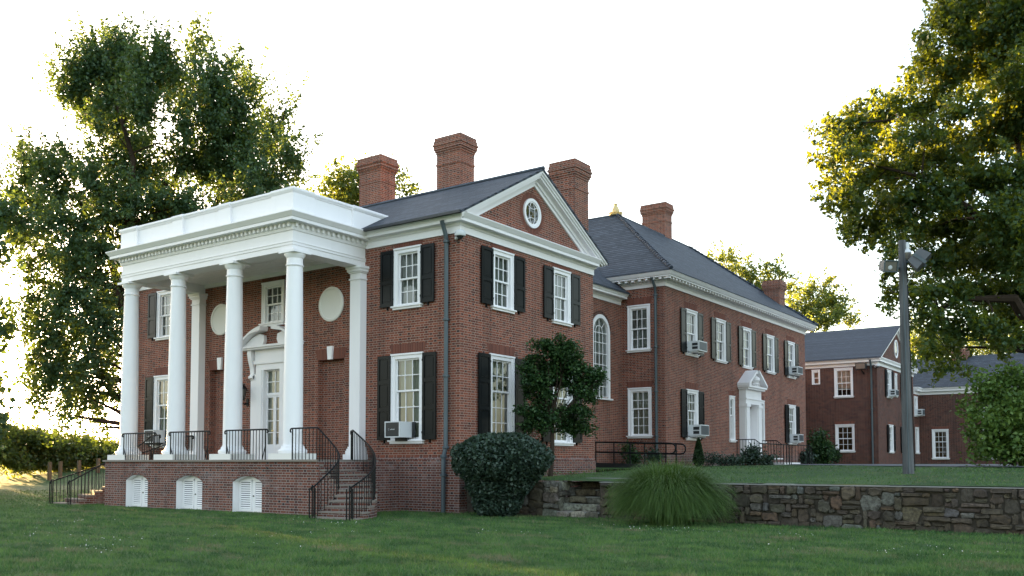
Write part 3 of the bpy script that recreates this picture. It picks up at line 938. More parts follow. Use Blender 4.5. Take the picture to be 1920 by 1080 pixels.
def glazed(x0, x1, z0, z1, nc, nr, c, st=.05, bot=.05):
    m.box(FX, x0, x0 + st, z0, z1, c - .03, c + .03); m.box(FX, x1 - st, x1, z0, z1, c - .03, c + .03)
    m.box(FX, x0 + st, x1 - st, z0, z0 + bot, c - .03, c + .03); m.box(FX, x0 + st, x1 - st, z1 - st, z1, c - .03, c + .03)
    for i in range(1, nc): 
        x = x0 + st + (x1 - x0 - 2 * st) * i / nc; m.box(FX, x - .015, x + .015, z0 + bot, z1 - st, c - .02, c + .02)
    for j in range(1, nr):
        z = z0 + bot + (z1 - z0 - bot - st) * j / nr; m.box(FX, x0 + st, x1 - st, z - .013, z + .013, c - .018, c + .018)
    g.add([FX(x0 + st, z0 + bot, c), FX(x1 - st, z0 + bot, c), FX(x1 - st, z1 - st, c), FX(x0 + st, z1 - st, c)], [(0, 1, 2, 3)])
glazed(-8.0, -7.2, 3.52, 4.32, 2, 2, -.12)
glazed(-8.0, -7.602, 1.42, 3.48, 1, 4, -.12, .06, .5)
glazed(-7.598, -7.2, 1.42, 3.48, 1, 4, -.12, .06, .5)
m.box(FX, -8.0, -7.2, 3.48, 3.52, -.16, -.06)
door = m.build("front_door", M['white'], MAN)
g.build("pane", M['glass'], door)
m = MB(); nn = 40
for i in range(nn):
    x0, x1 = -8.0 + .8 * i / nn, -8.0 + .8 * (i + 1) / nn
    f = lambda q: -.175 + .014 * math.sin(q * 1.9)
    m.add([FX(x0, 1.42, f(i)), FX(x1, 1.42, f(i + 1)), FX(x1, 4.32, f(i + 1)), FX(x0, 4.32, f(i))], [(0, 1, 2, 3)])
m.build("curtain", M['curtain'], door)
m = MB(); m.lathe(FX(-7.64, 2.35, -.09), [(.012, 0), (.012, .04), (.03, .045), (.03, .07), (0, .08)], 12, axis=(0, -1, 0))
m.build("handle", M['gold'], door, True)

# ------------------------------------------------------------------ terrace under the portico
TX0, TX1, TY = -11.86, -2.15, -3.08
FT = Fr((0, TY, 0), (1, 0, 0))
lou = [(-10.70, -9.55), (-8.14, -6.91), (-5.56, -4.33)]
m = MB()
m.panel(FT, TX0, TX1, -.5, 1.364, [(a, b, -.10, .97, .17) for a, b in lou], .28)
m.panel(Fr((TX0, 0, 0), (0, -1, 0)), 0, -TY, -.5, 1.364)
m.panel(Fr((TX1, 0, 0), (0, 1, 0)), TY, 0, -.5, 1.364)
m.box(FT, TX0 - .025, TX1, 1.20, 1.275, 0, .025)
terr = m.build("terrace_wall", M['brick_base'], MAN)
m = MB()
m.zprism([(TX0 - .06, TY - .06), (TX1 + .02, TY - .06), (-2.3, -3.0), (-2.95, -1.0), (-2.95, 0), (TX0 - .06, 0)], 1.365, 1.42)
m.build("terrace_floor", M['tread'], MAN)
def arched_soldiers(F, u0, u1, zs, rise, h, mb):
    w = (u1 - u0) / 2; R = (w * w + rise * rise) / (2 * rise); cu, cz = (u0 + u1) / 2, zs + rise - R
    t0 = math.asin(w / R); n = int(2 * t0 * R / .075)
    for i in range(n):
        a, b = -t0 + 2 * t0 * (i + .07) / n, -t0 + 2 * t0 * (i + .93) / n
        mb.prism(F, [(cu + r * math.sin(t), cz + r * math.cos(t)) for r, t in ((R + .004, a), (R + h, a), (R + h, b), (R + .004, b))][::-1], .001, .008)
for a, b in lou:
    m = MB()
    top = arc_pts(a + .0, b - .0, .97 - .17, .17)
    m.prism(FT, [(a, -.10), (b, -.10)] + top[::-1], -.27, -.22)
    m.box(FT, a, b, -.10, -.03, -.22, .0)
    dk = MB()
    for i in range(2):
        w2 = (b - a) / 2
        x0 = a + i * w2 + .10; x1 = a + (i + 1) * w2 - .10
        m.box(FT, x0 - .05, x0, .05, .85, -.22, -.195); m.box(FT, x1, x1 + .05, .05, .85, -.22, -.195)
        m.box(FT, x0 - .05, x1 + .05, -.0, .07, -.22, -.194); m.box(FT, x0 - .05, x1 + .05, .80, .87, -.22, -.194)
        dk.box(FT, x0, x1, .06, .82, -.219, -.2185)  # dark sheet standing in for the shade behind the slats
        for j in range(12):
            z = .085 + .72 * j / 12
            m.add([FT(x0, z, -.196), FT(x1, z, -.196), FT(x1, z + .034, -.214), FT(x0, z + .034, -.214), FT(x0, z - .008, -.196), FT(x1, z - .008, -.196)], [(0, 1, 2, 3), (4, 5, 1, 0)])
    ld = m.build("louvered_door", M['white'], MAN)
    dk.build("louver_shade", M['dark'], ld)
    m = MB()
    for s_, xx in ((0, a), (1, b)):
        m.add([FT(xx + (.003 if s_ == 0 else -.003), -.1, -.005), FT(xx + (.003 if s_ == 0 else -.003), .80, -.005), FT(xx + (.003 if s_ == 0 else -.003), .80, -.27), FT(xx + (.003 if s_ == 0 else -.003), -.1, -.27)], [(0, 1, 2, 3)])
    for i in range(len(top) - 1):
        (p, q), (p2, q2) = top[i], top[i + 1]
        m.add([FT(p, q - .004, -.005), FT(p2, q2 - .004, -.005), FT(p2, q2 - .004, -.27), FT(p, q - .004, -.27)], [(0, 1, 2, 3)])
    m.build("painted_reveal", M['white'], ld)
    m = MB(); arched_soldiers(FT, a, b, .80, .17, .13, m)
    m.build("brick_arch", M['brick_base'], ld)
    m = MB(); m.lathe(FT((a + b) / 2 + .05, .42, -.2), [(.0, 0), (.02, 0), (.02, .03), (0, .035)], 10, axis=(0, -1, 0))
    m.build("knob", M['iron'], ld)

def polyline_at(P, t):
    P = [Vector(p) for p in P]
    L = [0]
    for i in range(1, len(P)): L.append(L[-1] + (P[i] - P[i - 1]).length)
    s_ = t * L[-1]
    for i in range(1, len(P)):
        if s_ <= L[i] or i == len(P) - 1:
            f = (s_ - L[i - 1]) / max(1e-6, L[i] - L[i - 1]); return P[i - 1].lerp(P[i], f)
def smooth_path(P, n=40):
    P = [Vector(p) for p in P]
    for _ in range(3):
        Q = [P[0]]
        for i in range(len(P) - 1): Q += [P[i].lerp(P[i + 1], .25), P[i].lerp(P[i + 1], .75)]
        P = Q + [P[-1]]
    return [polyline_at(P, i / n) for i in range(n + 1)]
IN_R = smooth_path([(-2.3, -3.04), (-1.95, -3.00), (-1.62, -3.0), (-1.40, -3.12), (-1.33, -3.35), (-1.38, -3.62), (-1.45, -3.92)])
OUT_R = smooth_path([(-2.95, -1.0), (-2.25, -1.32), (-1.5, -1.72), (-.92, -2.18), (-.46, -2.7), (-.16, -3.25), (.02, -3.98)])
IN_L = smooth_path([(-11.87, -1.5), (-12.6, -1.55), (-13.0, -2.0), (-13.15, -2.7), (-13.2, -3.4)])
OUT_L = smooth_path([(-11.87, -.2), (-13.2, -.35), (-14.1, -1.0), (-14.5, -2.0), (-14.6, -3.3)])
def stair(IN, OUT, n=11, z_top=1.42, z_bot=-.10):
    st = MB(); treads = []
    for k_ in range(n):
        t0, t1 = k_ / n, (k_ + 1) / n
        z = z_top - (z_top - z_bot) * (k_ + 1) / (n + 1)
        a = [polyline_at(IN, t0), polyline_at(IN, (t0 + t1) / 2), polyline_at(IN, t1)]
        b = [polyline_at(OUT, t0), polyline_at(OUT, (t0 + t1) / 2), polyline_at(OUT, t1)]
        poly = [(p.x, p.y) for p in a] + [(p.x, p.y) for p in b[::-1]]
        st.zprism(poly, -.5, z - .045)
        a2, b2 = a[2], b[2]
        d = ((a2 - a[0]).normalized() + (b2 - b[0]).normalized()) * .012
        poly2 = [(p.x, p.y) for p in a[:2]] + [(a2.x + d.x, a2.y + d.y), (b2.x + d.x, b2.y + d.y)] + [(p.x, p.y) for p in b[1::-1]]
        cx_ = sum(p[0] for p in poly2) / len(poly2); cy_ = sum(p[1] for p in poly2) / len(poly2)
        poly2 = [(cx_ + (x - cx_) * 1.012, cy_ + (y - cy_) * 1.012) for x, y in poly2]
        t = MB(); t.zprism(poly2, z - .043, z); treads.append(t)
    o = st.build("entrance_stair", M['brick_base'], MAN)
    for t in treads: t.build("tread", M['tread'], o)
stair(IN_R, OUT_R)
stair(IN_L, OUT_L, 11)

# ------------------------------------------------------------------ link wall with the arched window
LW = (12.42, 1.45, 3.90, 7.25)
m = MB()
m.panel(FC, HD, MY, .8, 8.3, [(LW[0] - .68, LW[0] + .68, 3.95, 7.22, .68)], .3)
m.build("link_wall", M['brick'], MAN)
def arched_window(parent, F, a, w, z0, z1):
    r = w / 2
    m = MB()
    zs = z1 - r
    out = [(a + r * math.cos(t), zs + r * math.sin(t)) for t in np.linspace(0, math.pi, 25)]
    inn = [(a + (r - .15) * math.cos(t), zs + (r - .15) * math.sin(t)) for t in np.linspace(0, math.pi, 25)]
    out = [(a + r, z0)] + out + [(a - r, z0)]; inn = [(a + r - .15, z0)] + inn + [(a - r + .15, z0)]
    for i in range(len(out) - 1):
        m.prism(F, [out[i], out[i + 1], inn[i + 1], inn[i]], -.14, .035)
    win = m.build("arched_window", M['white'], parent)
    m = MB(); m.box(F, a - r - .07, a + r + .07, z0 - .06, z0, .0, .13)
    m.build("sill", M['white'], win)
    s = MB(); ri = r - .15
    s.box(F, a - ri, a + ri, z0, z0 + .08, -.1, -.05)
    zm = z0 + (zs - z0) * .42
    s.box(F, a - ri, a + ri, zm - .03, zm + .03, -.1, -.045)
    for i in range(1, 4):
        x = a - ri + 2 * ri * i / 4
        s.box(F, x - .012, x + .012, z0 + .08, zs if i != 2 else z1 - .15, -.085, -.055)
    for j in range(1, 6):
        z = z0 + (zs - z0) * j / 6 + .04; s.box(F, a - ri, a + ri, z - .012, z + .012, -.086, -.056)
    s.box(F, a - ri, a + ri, zs - .014, zs + .014, -.087, -.054)
    s.tube([F(a + ri * .5 * math.cos(t), zs + ri * .5 * math.sin(t), -.07) for t in np.linspace(0, math.pi, 15)], .013, 6)
    for t in (.8, math.pi - .8):
        s.tube([F(a + ri * .5 * math.cos(t), zs + ri * .5 * math.sin(t), -.07), F(a + ri * math.cos(t), zs + ri * math.sin(t), -.07)], .013, 6)
    s.build("sash", M['white'], win)
    arc = [F(a + (ri + .03) * math.cos(t), zs + (ri + .03) * math.sin(t), -.07) for t in np.linspace(0, math.pi, 21)]
    g = MB(); g.add([F(a + ri + .03, z0, -.07)] + arc + [F(a - ri - .03, z0, -.07)], [tuple(range(23))])
    g.build("pane", M['glass'], win)
    c = MB(); nn = 50
    for i in range(nn):
        x0, x1 = a - r + w * i / nn, a - r + w * (i + 1) / nn
        f = lambda q: -.155 + .022 * math.sin(q * 1.4)
        c.add([F(x0, z0, f(i)), F(x1, z0, f(i + 1)), F(x1, z1, f(i + 1)), F(x0, z1, f(i))], [(0, 1, 2, 3)])
    c.build("curtain", M['curtain_grey'], win)
    m = MB(); n = 34
    for i in range(n):
        t0, t1 = math.pi * (i + .06) / n, math.pi * (i + .94) / n
        m.prism(F, [(a + q * math.cos(t), zs + q * math.sin(t)) for q, t in ((r + .005, t0), (r + .15, t0), (r + .15, t1), (r + .005, t1))], .001, .007)
    m.build("lintel", M['brick_dark'], win)
arched_window(MAN, FC, *LW)
m = MB()
m.sweep([(CX, HD), (CX, MY - .12)], [(0, 7.84), (.05, 7.84), (.05, 7.98), (.08, 8.02), (.10, 8.06), (.34, 8.065), (.34, 8.14), (.36, 8.15), (.42, 8.25), (.42, 8.28), (0, 8.29)])
m.build("link_cornice", M['white_trim'], MAN)
m = MB()
m.add([(CX + .46, HD - .1, 8.30), (CX + .46, MY - .1, 8.30), (CX - 2.2, MY + .2, 10.3), (CX - 2.2, HD - .1, 10.3),
       (CX + .46, HD - .1, 8.24), (CX + .46, MY - .1, 8.24)], [(0, 1, 2, 3), (4, 5, 1, 0)])
m.add([(CX - 2.2, HD - .1, 10.3), (CX - 2.2, MY + .2, 10.3), (-12.5, MY + .2, 10.3), (-12.5, HD - .1, 10.3)], [(0, 1, 2, 3)])
m.build("link_roof", M['slate'], MAN)

# ------------------------------------------------------------------ long rear block
fm_w = [(-1.92, 1.02, 5.88, 7.79, (2, 2)), (-1.90, 1.06, 2.36, 4.39, (2, 3))]
U_, L_ = (5.86, 7.80), (2.30, 4.41)
ms_up = [16.66, 19.78, 22.97, 26.16, 29.35]
ms_lo = [16.66, 29.35]
DOORY = 22.97
m = MB()
m.panel(FM, MXL, MX, .8, 8.9, [opening(*w[:4]) for w in fm_w], .3)
m.panel(FMS, MY, MY2, .8, 8.9, [opening(y, 1.14, *U_) for y in ms_up] + [opening(y, 1.16, *L_) for y in ms_lo] +
        [opening(DOORY - 1.93, .60, *L_), opening(DOORY + 1.93, .60, *L_), (DOORY - .56, DOORY + .56, 1.5, 4.1)], .3)
m.panel(Fr((MXL, 0, 0), (0, -1, 0)), -MY2, -MY, .8, 8.9)
m.panel(Fr((0, MY2, 0), (-1, 0, 0)), -MX, -MXL, .8, 8.9)
m.build("rear_block_wall", M['brick'], MAN)
m = MB()
m.box(FM, CX, MX + .05, .8, 1.72, 0, .05)
m.build("plinth", M['brick_base'], MAN)
m = MB(); m.box(FMS, MY, MY2 + .05, .8, 1.72, 0, .05)
m.build("plinth", M['brick_base'], MAN)
for w in fm_w: window(MAN, FM, w[0], w[1], w[2], w[3], w[4], 3, 0, 2, cur='curtain_grey' if w[2] > 5 else 'curtain')
curs = ['curtain_grey', 'curtain_grey', 'blind', 'blind', 'curtain_grey']
for y, cu in zip(ms_up, curs): window(MAN, FMS, y, 1.14, *U_, (2, 2), 3, .52, 2, cur=cu)
for y in ms_lo: window(MAN, FMS, y, 1.16, *L_, (2, 3), 3, .54, 3, cur='curtain')
for y in (DOORY - 1.93, DOORY + 1.93): window(MAN, FMS, y, .60, *L_, (2, 3), 1, 0, 2, lint=.22, cur='curtain', cw=.10)
MC = [(0, 8.46), (.05, 8.46), (.05, 8.60), (.07, 8.61), (.10, 8.66), (.14, 8.70), (.16, 8.76), (.44, 8.765), (.44, 8.80), (.48, 8.83), (.53, 8.91), (.55, 8.95), (.55, 8.97), (0, 9.0)]
RECT = [(MX, MY), (MX, MY2), (MXL, MY2), (MXL, MY)]
m = MB(); m.sweep(RECT, MC, True)
for F_, a0, a1, sgn in ((FM, CX - .5, MX + .3, 1), (FMS, MY - .3, MY2 + .3, 1)):
    n = int((a1 - a0) / .30)
    for i in range(n + 1):
        a = a0 + (a1 - a0) * i / n
        m.box(F_, a - .055, a + .055, 8.685, 8.764, .13, .40)
m.build("rear_block_cornice", M['white_trim'], MAN)
m = MB()
lev = [(-.57, 8.96), (-.57, 9.0), (.55, 9.83), (4.74, 13.13), (4.74, 13.2), (4.9, 13.2)]
m.sweep(RECT, [(-o_, z) for o_, z in lev], True)
m.add([(MX - 4.85, MY + 4.85, 13.19), (MX - 4.85, MY2 - 4.85, 13.19), (MXL + 4.85, MY2 - 4.85, 13.19), (MXL + 4.85, MY + 4.85, 13.19)], [(0, 1, 2, 3)])
hr = m.build("hipped_roof", M['slate'], MAN)
for (sx, sy, bx, by) in ((1, -1, MX, MY), (1, 1, MX, MY2), (-1, -1, MXL, MY)):
    m = MB()
    p = [Vector((bx - sx * o_, by - sy * o_, z + .02)) for o_, z in ((-.57, 9.0), (.55, 9.83), (4.74, 13.13))]
    for a, b, n in ((p[0], p[1], 7), (p[1], p[2], 30)):
        for i in range(n):
            q0, q1 = a.lerp(b, i / n), a.lerp(b, (i + 1.1) / n)
            m.tube([q0 + Vector((0, 0, .02)), q1 + Vector((0, 0, -.015))], [.085, .075], 6)
    m.build("hip_cap", M['slate_light'], hr)
chimney(MAN, -6.80, -5.46, 24.0, 24.8, 13.0, 14.95)
chimney(MAN, -2.40, -1.54, 30.0, 30.9, 8.6, 11.38)
m = MB()
fc = (MX - 4.95, MY + 4.95, 13.18)
m.lathe(fc, [(.30, 0), (.32, .04), (.22, .06), (.17, .10), (.19, .14), (.20, .22), (.16, .34), (.11, .44), (.085, .50), (.10, .53), (.10, .57), (0, .575)], 18)
for i in range(10):
    t = 2 * math.pi * i / 10
    d = Vector((math.cos(t), math.sin(t), 0)); P0 = Vector(fc)
    m.tube([P0 + d * .16 + Vector((0, 0, .06)), P0 + d * .28 + Vector((0, 0, .13)), P0 + d * .38 + Vector((0, 0, .10))], [.05, .04, .01], 6)
m.build("finial", M['gold'], MAN, True)

m = MB(); m.box(WORLD, -9.0, -3.6, MY2 + .02, 38.9, .8, 6.4)  # hidden block, added to keep sunlight and its bounce off the annex front
m.build("hidden_link_wall", M['brick'], MAN)
m = MB(); m.box(WORLD, -9.2, -3.4, MY2 + .02, 38.9, 6.4, 6.6)
m.build("hidden_link_roof", M['slate'], MAN)
# entrance on the long side
m = MB()
for s_ in (-1, 1):
    a0, a1 = (DOORY - 1.0, DOORY - .55) if s_ < 0 else (DOORY + .55, DOORY + 1.0)
    m.box(FMS, a0, a1, 1.5, 3.95, -.2, .30)
    m.box(FMS, a0 + .03, a1 - .03, 1.55, 3.95, .30, .36)
    m.box(FMS, a0 - .02, a1 + .02, 1.5, 1.75, .30, .39)
    m.box(FMS, a0 - .03, a1 + .03, 3.95, 4.10, 0, .40)
m.box(FMS, DOORY - 1.0, DOORY + 1.0, 4.10, 4.32, 0, .34); m.box(FMS, DOORY - 1.02, DOORY + 1.02, 4.32, 4.37, 0, .38)
m.box(FMS, DOORY - 1.0, DOORY + 1.0, 4.37, 4.78, 0, .34)
m.box(FMS, DOORY - 1.10, DOORY + 1.10, 4.78, 4.86, 0, .50); m.box(FMS, DOORY - 1.17, DOORY + 1.17, 4.86, 4.94, 0, .58)
m.prism(FMS, [(DOORY - 1.02, 4.94), (DOORY + 1.02, 4.94), (DOORY + .62, 5.42), (DOORY + .40, 5.50), (DOORY - .40, 5.50), (DOORY - .62, 5.42)], 0, .32)
for s_ in (-1, 1):
    q = [(DOORY + s_ * 1.20, 4.94), (DOORY + s_ * .16, 5.60), (DOORY + s_ * .16, 5.72), (DOORY + s_ * 1.20, 5.06)]
    m.prism(FMS, q if s_ > 0 else q[::-1], 0, .60)
m.prism(FMS, [(DOORY - .17, 5.56), (DOORY + .17, 5.56), (DOORY + .17, 5.69), (DOORY - .17, 5.69)], 0, .5)
es = m.build("entrance_surround", M['white_trim'], MAN)
m = MB(); m.lathe(FMS(DOORY, 5.02, .40), [(.20, 0), (.22, .05), (.13, .1), (.24, .22), (.22, .34), (.1, .42), (.05, .48), (0, .5)], 16)
m.build("carved_urn", M['white_trim'], es, True)
m = MB(); m.box(FMS, DOORY - .56, DOORY + .56, 1.5, 4.1, -.10, -.06)
for i in range(2):
    for z0, z1 in ((1.7, 2.35), (2.5, 3.25), (3.38, 3.9)):
        a0 = DOORY - .42 + i * .48
        m.box(FMS, a0, a0 + .36, z0, z1, -.06, -.045)
        m.box(FMS, a0 + .06, a0 + .30, z0 + .06, z1 - .06, -.045, -.03)
sd = m.build("side_door", M['white'], MAN)
m = MB(); m.lathe(FMS(DOORY - .46, 2.45, -.06), [(.015, 0), (.015, .04), (.03, .05), (.03, .07), (0, .08)], 12, axis=(1, 0, 0))
m.build("handle", M['gold'], sd)
m = MB()
m.box(FMS, 21.5, 24.45, .9, 1.49, .0, 1.2)
m.box(FMS, 21.5, 24.45, .9, 1.38, 1.2, 1.6)
m.build("doorstep", M['brick_base'], MAN)
m = MB(); m.box(FMS, 21.45, 24.5, 1.49, 1.55, 0, 1.23); m.box(FMS, 21.9, 24.1, 1.0, 1.34, 1.6, 2.15); 
m.build("step", M['white'], MAN)
# downspouts
downspout(MAN, [(-.39, -.30, 7.95), (-.39, -.12, 7.55), (-.39, -.10, 7.40), (-.39, -.10, 5.25), (-.39, -.10, 3.7), (-.39, -.10, 1.75), (-.42, -.16, 1.50), (-.42, -.16, 1.0), (-.42, -.16, -.02)], .062)
downspout(MAN, [(-1.12, MY - .45, 8.78), (-1.12, MY - .12, 8.40), (-1.12, MY - .10, 8.1), (-1.12, MY - .10, 6.0), (-1.12, MY - .10, 4.2), (-1.12, MY - .10, 2.4), (-1.12, MY - .10, 1.1)], .06)
downspout(MAN, [(-15.05, -.3, 7.95), (-15.05, -.10, 7.5), (-15.05, -.10, 4.0), (-15.05, -.16, -.1)], .055)
# ------------------------------------------------------------------ annex beyond the drive
ANX = thing("brick_annex", "two storey red brick annex with gabled grey slate roof behind the light pole", "annex", (0, 44, 1.2))
AX, AY, AY2, BY = 1.33, 38.94, 48.65, 50.36
FA = Fr((0, AY, 0), (1, 0, 0)); FAS = Fr((AX, 0, 0), (0, 1, 0)); FB = Fr((0, BY, 0), (1, 0, 0))
a_f = [(-2.36, .50, 6.18, 7.18, (1, 1), 1, .09, 'curtain_grey'), (-.66, 1.12, 5.36, 7.20, (2, 2), 3, .13, 'blind'), (-.64, 1.14, 1.98, 3.70, (2, 2), 3, .13, 'amber')]
a_s = [(41.70, 1.15, 5.42, 7.18, .42), (45.85, 1.15, 5.42, 7.18, .42), (41.95, 1.15, 1.96, 3.72, .42), (45.55, 1.15, 1.96, 3.72, .42), (43.52, .55, 5.6, 7.1, 0), (49.45, .95, 1.96, 3.80, 0), (49.25, .95, 4.55, 5.95, 0)]
b_f = [(2.68, 1.06, 1.58, 3.66), (5.85, 1.10, 4.3, 5.85), (5.85, 1.10, 1.58, 3.66), (9.2, 1.06, 1.58, 3.66)]
m = MB()
m.panel(FA, -9, AX, .9, 7.5, [opening(*w[:4]) for w in a_f])
m.panel(FAS, AY, AY2, .9, 7.5, [opening(*w[:4]) for w in a_s[:5]])
m.add([FAS(AY, 7.5, 0), FAS(AY2, 7.5, 0), FAS((AY + AY2) / 2, 10.1, 0)], [(0, 1, 2)])
m.panel(FAS, AY2, BY, .9, 6.3, [opening(*w[:4]) for w in a_s[5:]])
m.panel(Fr((-9, 0, 0), (0, -1, 0)), -58, -AY, .9, 7.5)
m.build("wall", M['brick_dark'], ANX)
m = MB()
m.panel(FB, AX, 22, .9, 6.3, [opening(*w) for w in b_f])
m.panel(Fr((22, 0, 0), (0, 1, 0)), BY, 58.6, .9, 6.3)
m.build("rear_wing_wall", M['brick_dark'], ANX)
for w in a_f: window(ANX, FA, w[0], w[1], w[2], w[3], w[4], w[5], 0, lint=.20, cur=w[7], cw=w[6], sill=w[1] > .6)
for w in a_s: window(ANX, FAS, w[0], w[1], w[2], w[3], (2, 2) if w[1] > .6 else (1, 1), 3 if w[1] > .6 else 1, w[4], 2, lint=.20, cur='blind' if w[2] > 5 else 'curtain_grey', cw=.12 if w[1] > .6 else .08)
for w in b_f: window(ANX, FB, *w, (2, 3) if w[2] < 2 else (2, 2), 3, 0, lint=.2, cur='amber')
AC_ = [(0, 7.26), (.05, 7.26), (.05, 7.42), (.09, 7.47), (.26, 7.475), (.26, 7.56), (.34, 7.68), (.34, 7.72), (0, 7.74)]
m = MB(); m.sweep([(-9, AY), (AX, AY), (AX, AY2)], AC_)
m.build("cornice", M['white_trim'], ANX)
m = MB(); m.sweep([(AX, AY2 + .02), (AX, BY), (22, BY)], [(o_, z - 1.16) for o_, z in AC_])
m.build("rear_wing_cornice", M['white_trim'], ANX)
aRY = (AY + AY2) / 2
aSL = (10.20 - 7.70) / (aRY - AY + .38)
def arake(mb, x0, x1, lo, hi, y0, y1):
    zr = lambda y: 10.20 - abs(y - aRY) * aSL
    ps = [(y0, zr(y0) + lo), (aRY, 10.20 + lo), (y1, zr(y1) + lo), (y1, zr(y1) + hi), (aRY, 10.20 + hi), (y0, zr(y0) + hi)]
    mb.add([(x, y, z) for x in (x0, x1) for y, z in ps], [(0, 1, 4, 5), (1, 2, 3, 4), (6, 11, 10, 7), (7, 10, 9, 8)] + [(i, 6 + i, 6 + (i + 1) % 6, (i + 1) % 6) for i in range(6)])
m = MB()
arake(m, AX, AX + .06, -.36, -.02, AY + .1, AY2 - .1); arake(m, AX + .06, AX + .2, -.24, -.02, AY - .15, AY2 + .15); arake(m, AX + .2, AX + .30, -.14, -.02, AY - .34, AY2 + .34)
m.build("raking_cornice", M['white_trim'], ANX)
m = MB(); arake(m, AX + .33, -9.3, -.018, .05, AY - .40, AY2 + .40)
m.build("roof", M['slate_light'], ANX)
m = MB()
m.add([(-9, BY - .38, 6.56), (22.4, BY - .38, 6.56), (22.4, 54.6, 9.13), (-9, 54.6, 9.13), (22.4, 58.9, 6.56), (-9, 58.9, 6.56)], [(0, 1, 2, 3), (3, 2, 4, 5)])
m.build("rear_wing_roof", M['slate'], ANX)
oval_window(ANX, FAS, aRY, 8.72, .50, .60, 0, False)
chimney(ANX, 2.93, 3.89, 54.0, 55.1, 7.5, 9.62)
downspout(ANX, [(1.0, AY - .3, 7.6), (1.0, AY - .08, 7.2), (1.0, AY - .08, 4.6), (1.0, AY - .08, 1.2)], .06)

# ------------------------------------------------------------------ air conditioners, lanterns, cameras
def louvered_ac(F, a, zb, w, h, out, label):
    o = thing("window_air_conditioner", label, "air conditioner", F(a, zb, 0), "air conditioners in the windows")
    m = MB()
    m.box(F, a - w / 2, a + w / 2, zb, zb + h, -.12, out)
    m.box(F, a - w / 2 + .05, a + w / 2 - .05, zb - .06, zb, .05, out - .12)
    m.build("case", M['plastic'], o)
    m = MB()
    m.box(F, a - w / 2 + .04, a + w / 2 - .04, zb + .04, zb + h - .04, out, out + .004)
    for i in range(11):
        x = a - w / 2 + .06 + (w - .12) * i / 10
        m.box(F, x - .005, x + .005, zb + .045, zb + h - .045, out + .004, out + .012)
    m.build("rear_grille", M['fin'], o)
    for sgn in (-1, 1):
        m = MB()
        for q in (0, 1):
            z0 = zb + .07 + q * (h - .12) / 2
            e0, e1 = (a - w / 2 - .004, a - w / 2) if sgn < 0 else (a + w / 2, a + w / 2 + .004)
            m.box(F, e0, e1, z0, z0 + (h - .2) / 2, out * .40, out - .06)
        m.build("side_vent", M['panel_dark'], o)
    return o
def modern_ac(F, a, zb, w, h, out, label):
    o = thing("window_air_conditioner", label, "air conditioner", F(a, zb, 0), "air conditioners in the windows")
    m = MB()
    m.box(F, a - w / 2, a + w / 2, zb, zb + h, -.12, out)
    m.box(F, a - w / 2 - .004, a - w / 2 + .03, zb - .004, zb + h + .004, out - .02, out + .012)
    m.box(F, a + w / 2 - .03, a + w / 2 + .004, zb - .004, zb + h + .004, out - .02, out + .012)
    m.box(F, a - w / 2 + .03, a + w / 2 - .03, zb + h - .025, zb + h + .004, out - .02, out + .012)
    m.box(F, a - w / 2 + .03, a + w / 2 - .03, zb - .004, zb + .025, out - .02, out + .012)
    m.build("case", M['plastic'], o)
    m = MB(); m.box(F, a - w / 2 + .03, a + w / 2 - .03, zb + .025, zb + h - .025, out, out + .006)
    p = m.build("front_panel", M['panel_dark'], o)
    m = MB()
    x = a - .13
    m.tube([F(x + .02 * math.cos(t), zb + h * .5 + .025 * math.sin(t), out + .008) for t in np.linspace(.6, 5.6, 12)], .003, 5)
    for i, hh in enumerate((.018, .018, .03, .018, .018, .03)):
        m.box(F, x + .05 + i * .028, x + .072 + i * .028, zb + h * .5 - .010, zb + h * .5 - .010 + hh, out + .006, out + .009)
    m.build("emblem", M['mark'], p)
    m = MB(); m.box(F, a + w / 2 + .02, a + w / 2 + .12, zb, zb + h, -.02, .02)
    m.build("filler_panel", M['panel_dark'], o)
    m = MB(); m.box(F, a - w / 2 + .05, a + w / 2 - .05, zb - .10, zb - .01, .06, .14)
    m.build("bracket", M['panel_dark'], o)
    return o
modern_ac(FX, -1.98, 2.04, .56, .44, .50, "white window air conditioner with dark square front below the corner ground floor window")
modern_ac(FX, -13.55, 2.04, .56, .44, .45, "white and black air conditioner in the window behind the leftmost portico columns")
louvered_ac(FMS, 16.72, 6.02, .84, .42, .52, "white louvered air conditioner in the first upper window of the long side")
louvered_ac(FMS, 29.40, 6.04, .84, .40, .50, "white louvered air conditioner in the last upper window of the long side")
louvered_ac(FMS, 16.75, 2.46, .88, .46, .55, "white louvered air conditioner right above the small pointed cypress")
louvered_ac(FMS, 29.45, 2.44, .80, .40, .48, "white louvered air conditioner in the ground floor window beside the stoop railing")
louvered_ac(FAS, 41.75, 5.52, .80, .40, .5, "grey air conditioner in an upper shuttered window of the annex gable")
louvered_ac(FAS, 49.35, 4.62, .80, .42, .5, "grey air conditioner low on the annex wall just behind the light pole")

